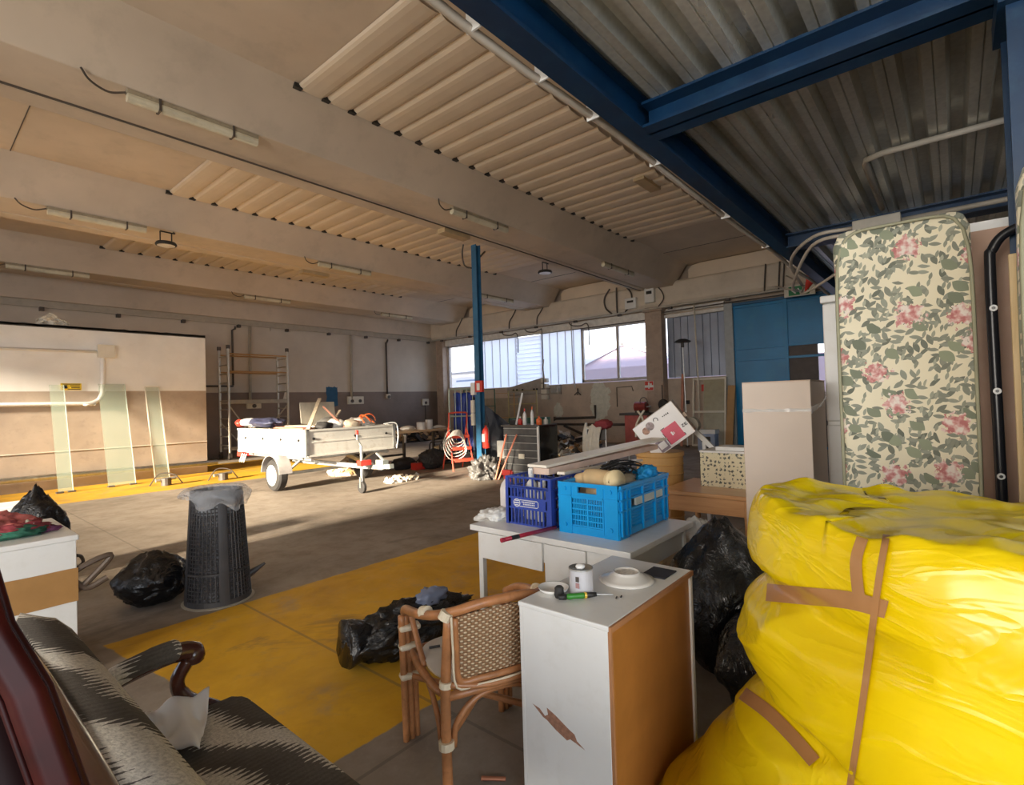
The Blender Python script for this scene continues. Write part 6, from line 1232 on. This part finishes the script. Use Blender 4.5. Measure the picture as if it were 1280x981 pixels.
# ---------------------------------------------------------------- big yellow wrapped bundle
def yellow_mat():
    s = NT('yellow_plastic_wrap'); co = s.co(); n = s.noise(2.6, 3, .5, s.co(scale=(1, 1, 2.6)), 1.2); n2 = s.noise(2, 3, .5, co)
    s.set(Base_Color=s.ramp(n2, [(.3, (.70, .47, .0)), (.7, (.82, .62, .003))]), Roughness=.24, Specular_IOR_Level=.55, Subsurface_Weight=.15); s.b.inputs['Subsurface Radius'].default_value = (.05, .04, .01); s.b.inputs['Subsurface Scale'].default_value = .5
    s.bump(s.ramp(s.math('ABSOLUTE', s.math('SUBTRACT', n, .5)), [(0, 1.0), (.08, .35), (.3, 0)]), .18, .02); return s.m
foot = [(1.42, -.95), (1.42, -.5), (1.43, -.12), (1.46, .10), (1.56, .26), (1.72, .44), (1.90, .56), (2.08, .60), (2.26, .54), (2.40, .3), (2.42, -.2), (2.42, -.95)]
fp = smoothpath([(x, y, 0) for x, y in foot], 10); LN = [0.0]
for a, b in zip(fp, fp[1:]): LN.append(LN[-1]+(b-a).length)
def footp(u):
    s_ = u*LN[-1]; k = 0
    while k < len(LN)-2 and LN[k+1] < s_: k += 1
    f = (s_-LN[k])/max(1e-6, LN[k+1]-LN[k]); return fp[k]+(fp[k+1]-fp[k])*min(1, f)
CEN = Vector((1.98, -.25, 0))
def bundle(u, v):
    p = footp(u); H = 1.235+.03*noise.noise(Vector((p.x*2, p.y*2, 3)))
    if u < .5: H += .02
    lump = .035*noise.noise(Vector((p.x*5, p.y*5, 1)))+.03*max(0, noise.noise(Vector((p.x*7, p.y*7, 11))))
    wall = .74
    if v < wall:
        q = v/wall; z = q*(H-.20); out = 0
        endness = max(0, min(1, (p.y-.05)/.3))            # the loose, puckered end of the parcel
        flare = max(0, 1-z/.60)**1.3*.42*endness; out += flare
        for (zt_p, dep, wd_) in ((.985, .075, .06), (.60, .06, .055)):
            out -= dep*endness*math.exp(-((z-zt_p)/wd_)**2)
        out += .03*endness*sin(min(1, max(0, (z-.62)/.34))*pi)+.035*endness*sin(min(1, max(0, (z-1.0)/.25))*pi)
        fold = noise.noise(Vector((p.x*1.6+z*1.2, p.y*1.6, z*9)))+.6*noise.noise(Vector((p.x*4, p.y*4+z*3, z*16)))
        rdg = (1-min(1, abs(noise.noise(Vector((u*7+z*2.5, z*5, 2))))*3))**2; out += .014*fold*(.10+.9*endness)+.016*rdg*(.10+endness)
        d_ = Vector((p.x-CEN.x, p.y-CEN.y, 0)).normalized()
        if p.y < .05 and p.x < 1.6: d_ = Vector((-1, .0, 0))
        return Vector((p.x, p.y, max(.0, z)))+d_*out
    q = (v-wall)/(1-wall); a = min(1, q/.35)*pi/2; zz = (H-.20)+.20*sin(a); s_ = 1-.13*(1-cos(a))-(max(0, q-.35)/.65)*.87
    cy_ = max(-.90, min(.28, p.y)); c_ = Vector((1.98, cy_ if p.y < .28 else .10, 0)); pp_ = c_+(p-c_)*s_
    edge = max(0, 1-abs(q-.22)/.3)
    pucker = .02*noise.noise(Vector((pp_.x*9, pp_.y*9, 3)))+.06*max(0, noise.noise(Vector((pp_.x*3.5, pp_.y*3.5, 2))))*edge+.03*max(0, noise.noise(Vector((pp_.x*6, pp_.y*6, 8))))*edge
    return Vector((pp_.x, pp_.y, zz+pucker+lump*edge-.02*max(0, q-.4)))
t = thing('wrapped_bundle', 'huge bundle wrapped in glossy yellow plastic with brown tape, right foreground', 'bundle', (0, 0, 0))
yb = B().sheet(bundle, 300, 190).done('yellow_wrap', yellow_mat(), t, smooth=True)
from mathutils.bvhtree import BVHTree
bvh = BVHTree.FromPolygons([v.co.copy() for v in yb.data.vertices], [tuple(p.vertices) for p in yb.data.polygons])
def ribbon(path, wpx, nm, m_, off=.009, n_=26):
    """strip of tape pressed on the bundle: edges given as two lines of sight, laid on the wrap's surface"""
    pa = smoothpath([(p[0], p[1], 0) for p in path], 8); rows = []
    for i, p in enumerate(pa):
        tng = (pa[min(i+1, len(pa)-1)]-pa[max(i-1, 0)]).normalized(); nrm = Vector((-tng.y, tng.x, 0)); w_ = wpx if not callable(wpx) else wpx(i/(len(pa)-1)); row = []
        for k in range(5):
            q = p+nrm*w_*(k/4-.5); h = bvh.ray_cast(EYE, ray(q.x, q.y).normalized())
            if h[0] is None: row = None; break
            row.append(h[0]-ray(q.x, q.y).normalized()*off)
        if row: rows.append(row)
    g = B(); vs = [[g.bm.verts.new(c_) for c_ in r] for r in rows]
    for a, b in zip(vs, vs[1:]):
        for k in range(4): g.bm.faces.new((a[k], a[k+1], b[k+1], b[k]))
    return g.done(nm, m_, t, smooth=True)
tpm = mat('brown_packing_tape', (.40, .20, .08), .22, var=.08, scale=9)
ribbon([(958, 740), (1010, 745), (1060, 750), (1108, 762)], 22, 'tape_strip', tpm)
ribbon([(928, 866), (960, 890), (990, 920), (1018, 952)], 17, 'tape_strip', tpm)
ribbon([(1078, 672), (1070, 700), (1072, 735), (1076, 755)], 15, 'tape_strip', tpm)
ribbon([(1108, 668), (1099, 720), (1091, 780), (1082, 850), (1072, 920), (1062, 985)], 9, 'tape_strip', tpm, .013)
